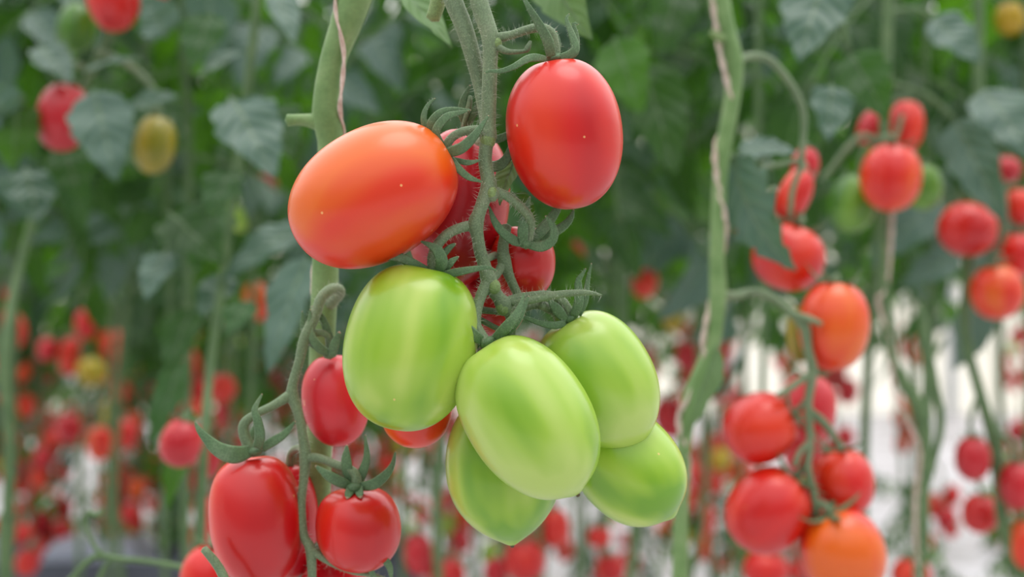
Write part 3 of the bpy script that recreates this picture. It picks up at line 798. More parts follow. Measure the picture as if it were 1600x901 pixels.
px_leaflet(right, ri, 'leaf', (1146, 240), (1246, 424), 112, RB - 0.02, RB - 0.03, 'leafblue', (-0.45, -0.85, 0.15), 0.06, 0.22, 5, 0.38, 14, via=(1178, 342), stalk=[(1148, 248, 4), (1138, 238, 4), (1130, 232, 5)])
px_leaflet(right, ri, 'leaf', (1150, 236), (1248, 240), 60, RB + 0.02, RB + 0.02, 'leafblue', (0, -0.7, 0.7), 0.3, 0.2, 4, 0.3, 15)
px_leaflet(right, ri, 'leaf', (1120, 540), (1062, 690), 50, DR - 0.02, DR - 0.03, 'leafpale', (0.5, -0.8, 0.2), 0.1, 0.4, 3, 0.12, 16)
px_leaflet(right, ri, 'leaf', (1300, 130), (1292, 222), 78, DR + 0.12, DR + 0.10, 'leafblue', (0.1, -0.9, 0.4), 0.1, 0.25, 3, 0.2, 17)
px_leaflet(right, ri, 'leaf', (1290, -40), (1248, 98), 122, DR + 0.16, DR + 0.12, 'leafblue', (-0.15, -0.8, 0.45), 0.12, 0.15, 4, 0.14, 18, stalk=[(1290, -40, 4), (1280, -120, 4)])
px_leaflet(right, ri, 'leaf', (1326, 80), (1388, 190), 100, DR + 0.2, DR + 0.17, 'leaf', (-0.3, -0.75, 0.5), 0.2, 0.25, 4, 0.25, 19, stalk=[(1326, 80, 5), (1318, 40, 5), (1300, 0, 5), (1280, -60, 5)])
px_leaflet(right, ri, 'leaf', (1000, 90), (1056, 278), 120, DR + 0.32, DR + 0.28, 'leaf', (0.1, -0.9, 0.3), 0.1, 0.2, 4, 0.15, 27)
px_leaflet(right, ri, 'leaf', (960, 60), (1004, 180), 96, DR + 0.28, DR + 0.24, 'leafbacklit', (-0.3, -0.8, 0.4), 0.15, 0.2, 3, 0.15, 28)
px_leaflet(right, ri, 'leaf', (1060, -30), (1030, 90), 90, DR + 0.30, DR + 0.27, 'leaf', (0.2, -0.8, 0.4), 0.15, 0.2, 4, 0.15, 29)
twine([(1108, -40, -20), (1124, 75, -16), (1133, 115, -16), (1143, 160, -14), (1140, 185, 10), (1122, 215, 16), (1117, 245, -12), (1124, 300, -15), (1134, 350, -10), (1130, 390, 14), (1116, 450, 18), (1103, 505, -8), (1098, 540, -14), (1102, 568, -17), (1080, 615, -22), (1060, 650, -14), (1069, 695, -15), (1077, 730, 0), (1070, 800, 16), (1056, 960, 16)], DR, 'white twine wound round the tall stem right of the front cluster', 4.5)

# plant further right -----------------------------------------------------------------------
DQ = 1.32
pq = P(1440, 700, DQ)
farright = plant_root(pq.x, DQ, 'tomato plant with crossing thin stems at the far right, carrying orange and green fruit')
qi = pinv(farright)
g = Geo()
sp = PX([(1390, -60, 9), (1384, 120, 9), (1380, 260, 9), (1379, 340, 9), (1381, 440, 9), (1388, 520, 9), (1400, 575, 9), (1424, 615, 11), (1442, 650, 12), (1446, 700, 10), (1440, 760, 10), (1436, 901, 10), (1436, 1100, 10)], DQ)
sp.append((sp[-1][0], DQ, 0.001, sp[-1][3])); tube(g, sp, 12, 0.01)
tube(g, PX([(1442, 655, 8), (1450, 600, 6), (1444, 540, 5.5), (1440, 480, 5)], DQ), 10, 0.01)
tube(g, PX([(1442, 490, 5, 20), (1452, 550, 6, 30), (1462, 610, 7, 30), (1470, 660, 7, 20), (1458, 720, 6, 6), (1446, 760, 7, 0)], DQ), 10, 0.01)
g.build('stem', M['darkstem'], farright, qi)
g = Geo()
tube(g, PX([(1382, 262, 6, 0), (1364, 222, 5, -10), (1346, 212, 5, -20), (1320, 236, 5, -30), (1300, 262, 4.5, -30), (1284, 280, 4, -30)], DQ), 8, 0.005)
tube(g, PX([(1364, 222, 5, -10), (1380, 214, 4.5, -16), (1396, 222, 4.5, -20), (1410, 180, 4, 0)], DQ), 8, 0.005)
g.build('fruit_truss', M['truss'], farright, qi)
QG = 'tomatoes of the upper right truss'
mid_tomato((1392, 277), 94, 106, DQ - 0.03, 'orange', 'orange-red plum tomato in front at upper right, below a smaller red one', QG, 4, 0, (1380, 220), seed=21)
mid_tomato((1415, 198), 58, 84, DQ + 0.02, 'red', 'red plum tomato just above the orange one at upper right', QG, 6, 0, (1396, 160), seed=22)
mid_tomato((1360, 200), 40, 60, DQ + 0.04, 'deep', 'small dark red plum tomato left of the red pair at upper right', QG, 20, 0, (1372, 168), seed=23)
mid_tomato((1333, 317), 74, 92, DQ + 0.02, 'unripe', 'green plum tomato left of the orange one at upper right', QG, 10, 0, (1352, 225), seed=24)
mid_tomato((1440, 292), 66, 72, DQ + 0.07, 'unripe', 'green plum tomato peeping out right of the orange one at upper right', QG, -5, 0, (1420, 230), seed=25)
px_leaflet(farright, qi, 'leaf', (1452, 26), (1532, 100), 84, DQ + 0.02, DQ, 'leafblue', (-0.15, -0.75, 0.6), 0.15, 0.2, 3, 0.15, 24, stalk=[(1452, 26, 4), (1430, 14, 4), (1388, 20, 5)])
px_leaflet(farright, qi, 'leaf', (1490, 186), (1572, 350), 92, DQ + 0.05, DQ + 0.0, 'leafblue', (-0.5, -0.7, 0.4), 0.1, 0.25, 4, 0.2, 25, stalk=[(1490, 186, 4), (1450, 150, 4), (1390, 130, 5)])
px_leaflet(farright, qi, 'leaf', (1535, 140), (1610, 250), 110, DQ + 0.08, DQ + 0.03, 'leafblue', (-0.1, -0.75, 0.5), 0.2, 0.2, 3, 0.16, 26)
twine([(1396, 300, -12), (1386, 440, -12), (1372, 470, -12), (1390, 530, -12), (1400, 620, -10), (1436, 700, -14), (1430, 800, -14), (1440, 960, -14)], DQ, 'pale twine along the crossing stems at the far right', 4)

DE = 1.5
pe = P(1570, 700, DE)
edge = plant_root(pe.x, DE, 'tomato plant at the right edge with a slanting thin stem and red fruit')
ei = pinv(edge)
g = Geo()
sp = PX([(1530, -60, 9), (1526, 260, 8), (1512, 420, 8), (1508, 520, 8), (1530, 610, 9), (1550, 680, 10), (1560, 750, 10), (1568, 820, 10), (1592, 900, 10), (1600, 1000, 10)], DE)
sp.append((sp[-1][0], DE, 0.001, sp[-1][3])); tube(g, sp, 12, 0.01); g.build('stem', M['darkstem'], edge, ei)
g = Geo()
tube(g, PX([(1526, 270, 5, 0), (1546, 262, 5, -20), (1566, 290, 5, -20), (1570, 340, 5, -20), (1566, 400, 4, -20)], DE), 8, 0.005)
g.build('fruit_truss', M['truss'], edge, ei); g = Geo()
tube(g, PX([(1532, 615, 5, 0), (1520, 640, 4.5, -20), (1516, 680, 4, -20), (1530, 760, 4, -20)], DE), 8, 0.005)
g.build('fruit_truss', M['truss'], edge, ei); g = Geo()
tube(g, PX([(1548, 670, 5, 0), (1580, 690, 4.5, -20), (1584, 720, 4, -20), (1590, 800, 4, -20)], DE), 8, 0.005)
g.build('fruit_truss', M['truss'], edge, ei)
EG = 'tomatoes at the right edge'
mid_tomato((1512, 358), 92, 84, DE - 0.03, 'red', 'red plum tomato left of the drooping leaf at the right edge', EG, 12, 0, (1540, 290), seed=31)
mid_tomato((1558, 456), 84, 86, DE - 0.04, 'orange', 'orange plum tomato, lowest of the upper cluster at the right edge', EG, -12, 0, (1566, 400), seed=32)
mid_tomato((1590, 398), 62, 70, DE, 'red', 'red plum tomato just above the orange one at the right edge', EG, 0, 0, (1570, 345), seed=33)
mid_tomato((1592, 324), 50, 60, DE + 0.01, 'red', 'red plum tomato right of the drooping leaf tip, cut by the right edge', EG, 0, 0, (1570, 290), seed=34)
mid_tomato((1568, 266), 54, 46, DE + 0.05, 'deep', 'small dark red plum tomato behind the drooping leaf at the right edge', EG, 0, 0, (1556, 240), seed=35)
mid_tomato((1520, 716), 56, 70, DE - 0.02, 'deep', 'dark red plum tomato left of the slanting stem at lower right', EG, 0, 0, (1518, 670), seed=36)
mid_tomato((1592, 758), 62, 76, DE - 0.02, 'deep', 'dark red plum tomato cut by the right edge, beside the slanting stem', EG, 0, 0, (1586, 712), seed=37)
mid_tomato((1532, 802), 58, 62, DE + 0.05, 'red', 'red plum tomato below the dark red one at lower right', EG, 0, 0, (1530, 764), seed=38)
mid_tomato((1600, 850), 50, 80, DE, 'orange', 'orange plum tomato at the right edge near the bottom corner', EG, 0, 0, (1592, 805), seed=39)

# left plant --------------------------------------------------------------------------------
DT = 1.35
pl = P(40, 700, DT)
left = plant_root(pl.x, DT, 'tomato plant at the upper left with broad blue-green leaves and red fruit')
li = pinv(left)
g = Geo()
sp = PX([(230, -120, 9), (176, 40, 8), (140, 120, 7, 60), (80, 260, 7, 240), (30, 420, 7, 200), (8, 560, 8), (16, 700, 9), (12, 800, 9), (6, 960, 9)], DT)
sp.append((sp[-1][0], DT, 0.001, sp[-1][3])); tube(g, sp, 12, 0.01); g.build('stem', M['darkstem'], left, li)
g = Geo()
tube(g, PX([(132, 106, 5, 0), (112, 100, 5, -40), (100, 126, 4, -40)], DT), 8, 0.005)
g.build('fruit_truss', M['truss'], left, li); g = Geo()
tube(g, PX([(150, 78, 5, 0), (200, 100, 5, -10), (240, 140, 4.5, -10), (244, 175, 4, -10)], DT), 8, 0.005)
g.build('fruit_truss', M['truss'], left, li); g = Geo()
tube(g, PX([(222, -60, 6, 0), (200, -90, 5, -20), (178, -80, 5, -20), (170, -60, 4, -20)], DT), 8, 0.005)
g.build('fruit_truss', M['truss'], left, li)
TG = 'tomatoes of the plant at upper left'
mid_tomato((98, 183), 82, 108, DT - 0.04, 'deep', 'dark red plum tomato at left, partly covered by a broad leaf', TG, 8, 0, (100, 124), seed=51)
mid_tomato((242, 226), 66, 92, DT, 'olive', 'olive yellow plum tomato right of the broad leaf at left', TG, 10, 0, (244, 172), seed=52)
mid_tomato((176, -12), 84, 124, DT - 0.03, 'red', 'red plum tomato cut by the top edge at left', TG, -6, 0, (172, -74), seed=53)
mid_tomato((236, -22), 60, 94, DT + 0.02, 'deep', 'dark red plum tomato at the top edge, right of the larger red one', TG, 8, 0, (196, -86), seed=54)
mid_tomato((120, 44), 62, 80, DT + 0.02, 'unripe', 'dark green plum tomato below the red one at the top left', TG, 10, 0, (150, 0), seed=55)
for a in ((('leaf'), (146, 140), (182, 284), 112, 'leafblue', (0.1, -0.85, 0.45), 31, DT - 0.08),
          (('leaf'), (186, 176), (284, 150), 66, 'leafblue', (0, -0.6, 0.7), 32, DT - 0.06),
          (('leaf'), (30, 160), (20, 268), 96, 'leafbacklit', (-0.1, -0.9, 0.3), 33, DT - 0.05),
          (('leaf'), (60, 70), (112, 130), 70, 'leafblue', (0.1, -0.6, 0.7), 34, DT - 0.05),
          (('leaf'), (262, 60), (220, -10), 90, 'leafblue', (0.2, -0.8, 0.5), 35, DT - 0.06),
          (('leaf'), (130, 112), (226, 92), 40, 'leafblue', (0.1, -0.5, 0.8), 36, DT - 0.05),
          (('leaf'), (20, 200), (-30, 120), 90, 'leafblue', (0.1, -0.8, 0.5), 37, DT - 0.05),
          (('leaf'), (100, 230), (130, 320), 80, 'leaf', (0.1, -0.8, 0.5), 38, DT + 0.02),
          (('leaf'), (308, 118), (388, 78), 56, 'leafblue', (0.2, -0.6, 0.7), 39, DT - 0.02),
          (('leaf'), (40, 260), (60, 350), 90, 'leafblue', (0.3, -0.7, 0.5), 43, DT + 0.03)):
    px_leaflet(left, li, a[0], a[1], a[2], a[3], a[7], a[7] - 0.02, a[4], a[5], 0.16, 0.18, 4, 0.16, a[6])

# plant between: big leaves left of the front stem
DM = 1.15
pm = P(330, 700, DM)
midl = plant_root(pm.x, DM, 'tomato plant behind the front stem at left, with large drooping grey-green leaves')
mi_ = pinv(midl)
g = Geo()
sp = PX([(410, -120, 7, 200), (396, 60, 7, 200), (372, 240, 7, 300), (350, 420, 7, 300), (330, 560, 7, 200), (318, 700, 8), (312, 860, 9), (310, 1000, 9)], DM)
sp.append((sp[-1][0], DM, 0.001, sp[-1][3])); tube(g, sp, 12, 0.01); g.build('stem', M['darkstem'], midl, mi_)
for k, a in enumerate((((360, 150), (430, 280), 120, 'leafblue', (0.2, -0.8, 0.5)),
          ((420, 160), (455, 250), 90, 'leaf', (0.2, -0.8, 0.5)),
          ((470, 352), (345, 440), 74, 'leafblue', (-0.1, -0.7, 0.6)),
          ((480, 400), (420, 585), 88, 'leafblue', (-0.3, -0.8, 0.3)),
          ((262, 330), (350, 412), 110, 'leaf', (0.1, -0.8, 0.45)),
          ((340, 316), (300, 420), 100, 'leaf', (0.1, -0.8, 0.45)),
          ((362, 262), (330, 340), 80, 'leaf', (-0.2, -0.7, 0.5)),
          ((260, 390), (228, 470), 66, 'leafblue', (-0.1, -0.8, 0.5)),
          ((360, 430), (310, 500), 70, 'leafblue', (-0.1, -0.8, 0.5)),
          ((390, 470), (352, 528), 60, 'leaf', (-0.1, -0.8, 0.5)),
          ((300, 480), (262, 590), 76, 'leaf', (-0.2, -0.8, 0.4)),
          ((288, 560), (238, 700), 66, 'leaf', (-0.3, -0.8, 0.3)),
          ((300, 640), (262, 800), 60, 'leafbacklit', (-0.3, -0.8, 0.3)),
          ((430, -20), (460, 70), 60, 'leafblue', (0.3, -0.8, 0.4)),
          ((330, 20), (300, 110), 80, 'leaf', (0.0, -0.8, 0.5)))):
    px_leaflet(midl, mi_, 'leaf', a[0], a[1], a[2], DM + 0.05 * (k % 3), DM + 0.05 * (k % 3) - 0.03, a[3], a[4], 0.16, 0.2, 4, 0.18, 60 + k)
MG = 'tomatoes hanging low behind the lower left truss'
DLK = 1.08
mid_tomato((283, 692), 66, 76, DLK, 'deep', 'dark pinkish red plum tomato left of the big red one, blurred', MG, 16, 0, (300, 640), seed=61)
mid_tomato((325, 716), 40, 60, DLK + 0.1, 'deep', 'dark red plum tomato just left of the spread sepals at lower left', MG, 0, 0, (320, 680), seed=62)
mid_tomato((328, 902), 92, 104, 0.86, 'red', 'red plum tomato cut by the bottom edge, left below the big red one', MG, 10, 0, (345, 840), seed=63)
mid_tomato((336, 812), 50, 80, 1.25, 'pink', 'pinkish red plum tomato behind the left flank of the big red one', MG, 0, 0, (330, 760), seed=64)

# pale bare side shoots at the bottom left
g = Geo()
DB = 0.95
tube(g, PX([(60, 960, 5), (130, 884, 4.4), (152, 868, 5.6), (180, 872, 4.4), (240, 878, 4.4), (300, 892, 5), (360, 930, 5), (430, 985, 6, -500), (494, 1010, 7, -1100)], DB), 10, 0.006)
tube(g, PX([(160, 868, 4.4), (144, 848, 3.6), (134, 816, 3.6), (140, 800, 3.6), (152, 806, 4.4), (160, 796, 3)], DB), 8, 0.004)
tube(g, PX([(176, 872, 3.8), (160, 890, 3.6), (148, 920, 3.6)], DB), 8, 0.004)
tag(g.build('bare_shoot', M['darkstem']), 'pale bare tomato shoot crossing the bottom left corner', 'shoot')
g = Geo()
tube(g, PX([(318, 857, 6), (330, 870, 7), (343, 888, 7.5), (366, 930, 8), (420, 985, 8.5, 80), (492, 1020, 9, 210)], D0 + 120 * K0), 10, 0.003)
tag(g.build('cut_shoot', M['truss']), 'short cut green shoot poking up below the big red tomato at bottom left', 'shoot')

# ------------------------------------------------------------------ background crop rows
LEAFS = []
def make_leaf_mesh(seed, mats):
    """A whole compound leaf: stalk and seven to nine leaflets, along +X, drooping."""
    rnd = random.Random(seed); g = Geo()
    Lr = rnd.uniform(0.24, 0.32); dr = rnd.uniform(0.3, 0.7)
    def pos(t_): return Vector((Lr * t_ * (1 - 0.2 * dr * t_), 0, -dr * Lr * t_ * t_ * 0.8))
    def tang(t_): return (pos(t_ + 0.02) - pos(t_ - 0.02)).normalized()
    tube(g, [tuple(pos(k / 6)) + (0.0028 * (1 - 0.6 * k / 6),) for k in range(7)], 6, 0.03, 1)
    def put(t_, ang, Lf, Wd):
        X0 = tang(t_); Y0 = Vector((0, 1, 0)); Z0 = X0.cross(Y0).normalized()
        a = math.radians(ang); X = (X0 * math.cos(a) + Y0 * math.sin(a)); Y = (-X0 * math.sin(a) + Y0 * math.cos(a))
        dn = math.radians(rnd.uniform(10, 45)); Xd = X * math.cos(dn) - Z0 * math.sin(dn); Zd = X * math.sin(dn) + Z0 * math.cos(dn)
        mt = Matrix.Translation(pos(t_)) @ Matrix((Xd, Y, Zd)).transposed().to_4x4()
        blade(g, Lf, Wd, rnd.uniform(0.15, 0.5), rnd.uniform(0.1, 0.35), rnd.choice((3, 4, 5)), rnd.uniform(0.15, 0.3), rnd.randint(0, 999), 9, 4, 0, mt)
    put(1.0, rnd.uniform(-10, 10), rnd.uniform(0.09, 0.12), rnd.uniform(0.055, 0.075))
    for t_ in (0.35, 0.62, 0.86):
        for s in (1, -1):
            k = rnd.uniform(0.075, 0.11)
            put(t_ + rnd.uniform(-0.04, 0.04), s * rnd.uniform(45, 75), k, k * rnd.uniform(0.52, 0.66))
    for t_ in (0.5, 0.74):
        s = rnd.choice((1, -1)); put(t_, s * 70, 0.035, 0.024)
    o = g.build('leaf', mats)
    me = o.data; bpy.data.objects.remove(o)
    return me
for s in range(7):
    LEAFS.append(make_leaf_mesh(s, [M[('leaf', 'leafblue', 'leaf', 'leafbacklit', 'leaf', 'leafblue', 'leafbacklit')[s]], M['darkstem']]))

def fruit_data(mat, seed, L=0.060, R=0.0245):
    g = Geo(); fruit_mesh(g, L, R, et=0.86, eb=0.93, dimple=0.03, lobe=0.02, seed=seed, nu=14, nv=18)
    o = g.build('plum_tomato', M[mat]); me = o.data; bpy.data.objects.remove(o); return me
FD = {k: [fruit_data(k, 90 + i) for i in range(2)] for k in ('red', 'deep', 'orange', 'yellow', 'green')}
CWORD = {'red': 'bright red', 'deep': 'dark red', 'orange': 'orange', 'yellow': 'yellow', 'green': 'green'}

def truss_mesh(seed):
    rnd = random.Random(seed); g = Geo(); spots = []
    pts = [(0, 0, 0, 0.003), (0.03, 0.0, 0.012, 0.003), (0.055, 0.0, -0.02, 0.0028)]
    x, z = 0.058, -0.03
    n = rnd.randint(5, 7)
    for i in range(n):
        z -= rnd.uniform(0.018, 0.03); x += rnd.uniform(-0.006, 0.006)
        pts.append((x, 0, z, 0.0024))
        a = i * 2.4 + rnd.uniform(-0.5, 0.5); r = rnd.uniform(0.024, 0.034)
        c = Vector((x + math.cos(a) * r, math.sin(a) * r, z - 0.022))
        tube(g, [(x, 0, z, 0.0016), (x + math.cos(a) * r * 0.7, math.sin(a) * r * 0.7, z + 0.012, 0.0016), (c.x, c.y, c.z + 0.028, 0.0018)], 5, 0.01)
        spots.append((c, a))
    tube(g, pts, 6, 0.012)
    o = g.build('fruit_truss', M['truss']); me = o.data; bpy.data.objects.remove(o)
    return me, spots
TR = [truss_mesh(200 + i) for i in range(5)]

def mini_stem(geo_h, seed):
    rnd = random.Random(seed); g = Geo(); pts = []
    n = 9; x = y = 0
    for i in range(n):
        z = geo_h * i / (n - 1)
        pts.append((x, y, z, 0.0062)); x = rnd.uniform(-0.03, 0.03); y = rnd.uniform(-0.02, 0.02)
    tube(g, pts, 8, 0.08)
    o = g.build('stem', M['darkstem']); me = o.data; bpy.data.objects.remove(o); return me, pts
GZ = 0.55
STEMS_LOW = [mini_stem(2.2, 300 + i) for i in range(3)]
STEMS_HIGH = [mini_stem(2.2 - 0.02, 310 + i) for i in range(3)]

FAR = []; NEAR = []; sc0 = 1.0
def in_frame(p, mx=60):
    x = 800 + p.x / p.y * F; y = 450.5 - (p.z - H) / p.y * F
    return -mx < x < 1600 + mx and -mx < y < 901 + mx, x, y

def region(x, y):
    h = 'left' if x < 420 else ('middle' if x < 1060 else 'right')
    return h

ROWWORD = {}
def far_plant(x, y, base, zb, zt, nl, rnd, label, trusses, rowword, lowtop=0.0, low=0):
    r = empty('tomato_plant', (x, y, base)); tag(r, label, 'plant', 'tomato plants')
    sme, spts = STEMS_LOW[rnd.randrange(3)]
    s = bpy.data.objects.new('stem', sme); link(s, r)
    def sx_(z):
        k = min(max((z - base) / 2.2 * 8, 0), 7.99); i = int(k); u = k - i
        a, b = spts[i], spts[i + 1]
        return Vector((a[0] * (1 - u) + b[0] * u, a[1] * (1 - u) + b[1] * u, z - base))
    for i in range(nl + low):
        z = zb + (zt - zb) * (i + rnd.random()) / nl if i < nl else rnd.uniform(base + 0.1, max(lowtop, base + 0.15))
        p = sx_(z)
        o = bpy.data.objects.new('leaf', LEAFS[rnd.randrange(7)]); link(o, r)
        a = i * 2.39996 + rnd.uniform(-0.5, 0.5)
        o.location = p; o.rotation_euler = (rnd.uniform(-0.35, 0.35), rnd.uniform(-0.25, 0.45), a)
        k = rnd.uniform(0.75, 1.1) * (1 if i < nl else 0.6); o.scale = (k, k, k)
    for (z, a, ti, cols) in trusses:
        me, spots = TR[ti]
        p = sx_(z)
        o = bpy.data.objects.new('fruit_truss', me); link(o, r); o.location = p; o.rotation_euler = (0, 0, a)
        mt = Matrix.Translation(Vector((x, y, base)) + p) @ Matrix.Rotation(a, 4, 'Z')
        for k, (c, th) in enumerate(spots):
            wp = mt @ c
            ok, ux, uy = in_frame(wp, 40)
            if not ok: continue
            col = cols[k % len(cols)]
            if any((wp - q[1]).length < 0.05 * max(1, sc0) for q in FAR[-60:] + NEAR): continue
            FAR.append((wp.y, wp, ux, uy, col, k % 2, rowword, (rnd.uniform(0.86, 1.1), rnd.uniform(0.94, 1.08), rnd.uniform(-0.35, 0.35), rnd.uniform(-0.35, 0.35), rnd.uniform(0, 6.28))))
    return r

ORD = ['first', 'second', 'third', 'fourth', 'fifth', 'sixth', 'seventh', 'eighth', 'ninth', 'tenth', 'eleventh', 'twelfth', 'thirteenth', 'fourteenth', 'fifteenth', 'sixteenth', 'seventeenth', 'eighteenth', 'nineteenth', 'twentieth', 'twenty-first', 'twenty-second', 'twenty-third', 'twenty-fourth', 'twenty-fifth', 'twenty-sixth', 'twenty-seventh', 'twenty-eighth', 'twenty-ninth', 'thirtieth', 'thirty-first', 'thirty-second']
# distance, spacing, lowest leaf above eye level (left, right), truss heights relative to the eye, gutter
ROWS = [
    (1.80, 0.28, (0.13, 0.10), [], False, 'nearest background row'),
    (2.35, 0.28, (0.12, 0.12), [], False, 'second background row'),
    (3.40, 0.27, (-0.10, 0.02), [-0.06, -0.24, -0.42], True, 'third background row'),
    (4.20, 0.30, (-0.28, -0.02), [-0.08, -0.28, -0.48, -0.66], False, 'fourth background row'),
    (5.10, 0.32, (-0.34, -0.04), [-0.10, -0.30, -0.55, -0.78], False, 'fifth background row'),
    (6.30, 0.36, (-0.38, -0.06), [-0.15, -0.4, -0.65, -0.9], False, 'sixth background row'),
    (8.00, 0.44, (-0.42, -0.06), [-0.2, -0.45, -0.7, -0.95], False, 'seventh background row'),
]
rr = random.Random(77)
for (yd, gap, (zl, zr), ths, gut, word) in ROWS:
    half = 0.36 * yd + 0.3
    xs = []
    x = -half
    while x < half:
        xs.append(x + rr.uniform(-0.05, 0.05))
        x += gap * (0.72 if x < -0.12 * yd and yd > 3 else 1.0)
    placed = 0
    for x in xs:
        fx = x / yd * F + 800
        tside = min(1, max(0, (fx - 500) / 700))
        zb = H + zl * (1 - tside) + zr * tside + rr.uniform(-0.03, 0.05)
        window = 1300 < fx < 1570                       # thin place in the crop: the pale end wall shows through
        if window:
            zb = max(zb, H + 0.02)
        zt = H + 0.22 * yd + 0.22
        base = GZ if gut and fx < 640 else 0.0
        if window and yd > 4 and rr.random() < 0.6: continue
        zt = min(zt, base + 2.1)
        nl = int((zt - zb) * (23 if yd < 3 else 14)) + 4
        low = rr.randint(*((6, 10) if fx < 600 else (4, 7))) if yd > 3 else 0
        lowtop = zb if fx < 1060 else H - 0.125 * yd
        tl = []
        for th in ths:
            if window and yd > 3 and rr.random() < 0.75: continue
            if rr.random() < 0.08: continue
            cols = rr.choice((['red', 'deep'], ['red', 'orange', 'deep'], ['red', 'red', 'orange'], ['deep', 'red', 'red'], ['orange', 'red', 'yellow'], ['deep', 'orange', 'green']))
            tl.append((H + th + rr.uniform(-0.07, 0.09), rr.uniform(0, 6.28), rr.randrange(5), cols))
        far_plant(x, yd + rr.uniform(-0.1, 0.1), base, zb, zt, nl, rr, 'tomato plant of the %s, %s from the left' % (word, ORD[placed]), tl, word, lowtop, low)
        placed += 1
    if gut:
        g = Geo()
        z = GZ - 0.10
        x0, x1 = -half - 0.6, (660 - 800) / F * yd
        # trough: floor, two flared sides
        prof = [(-0.13, 0.07), (-0.10, 0.0), (0.10, 0.0), (0.13, 0.07), (0.122, 0.07), (0.094, 0.008), (-0.094, 0.008), (-0.122, 0.07)]
        v = [(x0, yd + a, z + b) for a, b in prof] + [(x1, yd + a, z + b) for a, b in prof]
        k = len(prof)
        f = [(j, (j + 1) % k, k + (j + 1) % k, k + j) for j in range(k)] + [tuple(range(k))[::-1], tuple(range(k, 2 * k))]
        g.add(v, f)
        root = g.build('growing_gutter', M['gutter'], smooth=False)
        tag(root, 'long pale growing gutter on legs carrying the %s' % word, 'gutter', 'growing gutters')
        xx = x0 + 0.3
        while xx < x1:
            q = Geo(); box(q, xx - 0.02, xx + 0.02, yd - 0.02, yd + 0.02, 0, z + 0.002); box(q, xx - 0.05, xx + 0.05, yd - 0.09, yd + 0.09, z - 0.02, z + 0.001); box(q, xx - 0.06, xx + 0.06, yd - 0.06, yd + 0.06, 0, 0.01)
            q.build('leg', M['post'], root, None, False)
            xx += 1.2
        xx = x0; j = 0
        while xx < x1 - 0.4:
            q = Geo()
            a = rr.uniform(0.24, 0.30)
            bx = [(xx + 0.01, 0.02), (xx + 0.05, 0.085), (xx + a - 0.05, 0.088), (xx + a - 0.01, 0.02)]
            ring = []
            for (u, hh) in bx:
                ring += [(u, yd - 0.09, z + 0.01), (u, yd + 0.09, z + 0.01), (u, yd + 0.086, z + 0.01 + hh), (u, yd, z + 0.016 + hh), (u, yd - 0.086, z + 0.01 + hh)]
            fs = []
            for s_ in range(3):
                for k2 in range(5):
                    fs.append((s_ * 5 + k2, s_ * 5 + (k2 + 1) % 5, (s_ + 1) * 5 + (k2 + 1) % 5, (s_ + 1) * 5 + k2))
            fs += [(4, 3, 2, 1, 0), (15, 16, 17, 18, 19)]
            q.add(ring, fs)
            tag(q.build('grow_bag', M['slab'], None, None, False), 'pale plastic grow bag lying in the gutter of the %s' % word, 'grow bag', 'grow bags of the %s' % word)
            xx += a + rr.uniform(0.03, 0.08); j += 1

def cluster(label, stem_x, d, items, group):
    """A plant with one hanging truss seen in the distance; items: (x, y, w, h, colour, label)."""
    q = P(stem_x, 700, d); r = plant_root(q.x, d, label); iv = pinv(r)
    g = Geo(); s_ = PX([(stem_x + 10, -300, 5), (stem_x - 6, 100, 5), (stem_x + 4, 450, 5), (stem_x, 650, 5), (stem_x - 4, 900, 5)], d)
    s_.append((s_[-1][0], d, 0.001, s_[-1][3])); tube(g, s_, 8, 0.04); g.build('stem', M['darkstem'], r, iv)
    top = min(i[1] - i[3] / 2 for i in items)
    cx = sum(i[0] for i in items) / len(items)
    low = max(i[1] - i[3] / 2 for i in items)
    g = Geo(); tube(g, PX([(stem_x, top - 34, 3.5, 0), (cx * 0.5 + stem_x * 0.5, top - 44, 3.2, 20), (cx, top - 22, 3, 40), (cx + 3, (top + low) / 2 - 6, 2.6, 60), (cx - 2, max(low - 10, top - 10), 2.2, 60)], d), 6, 0.01)
    g.build('fruit_truss', M['truss'], r, iv)
    for k, (x, y, w_, h_, col, lab) in enumerate(items):
        jy = min(max(y - h_ / 2 - 14, top - 22), max(low - 10, top - 10))
        mid_tomato((x, y), w_, h_, d + 0.02 * (k % 3), col, lab, group, rr.uniform(-15, 15), 0, (cx, jy, 60 * K0 - 0.02 * (k % 3)), seed=400 + k)
cluster('thin plant at the far left carrying the red, orange and yellow cluster', 128, 2.9, [
    (135, 506, 36, 48, 'red', 'red plum tomato at the top of the distant mixed cluster at left'),
    (176, 537, 42, 46, 'red', 'red plum tomato at the right of the distant mixed cluster at left'),
    (112, 556, 40, 62, 'orange', 'long orange plum tomato in the distant mixed cluster at left'),
    (143, 580, 46, 46, 'yellow', 'yellow plum tomato at the bottom of the distant mixed cluster at left'),
    (74, 546, 32, 38, 'deep', 'dark red plum tomato left of the distant mixed cluster')], 'tomatoes of the distant mixed cluster at left')
cluster('thin plant at the left edge beside the orange fruit', -26, 2.6, [
    (14, 516, 54, 64, 'orange', 'orange plum tomato cut by the left edge, half way down'),
    (-4, 466, 34, 42, 'deep', 'dark red plum tomato at the left edge just above the orange one')], 'tomatoes at the left edge')
cluster('thin plant behind the lower left truss with one orange fruit', 362, 2.5, [
    (348, 606, 42, 46, 'orange', 'small orange plum tomato left of the arching second truss stem'),
    (352, 646, 34, 40, 'deep', 'dark red plum tomato under the small orange one by the arching stem')], 'tomatoes left of the arching stem')
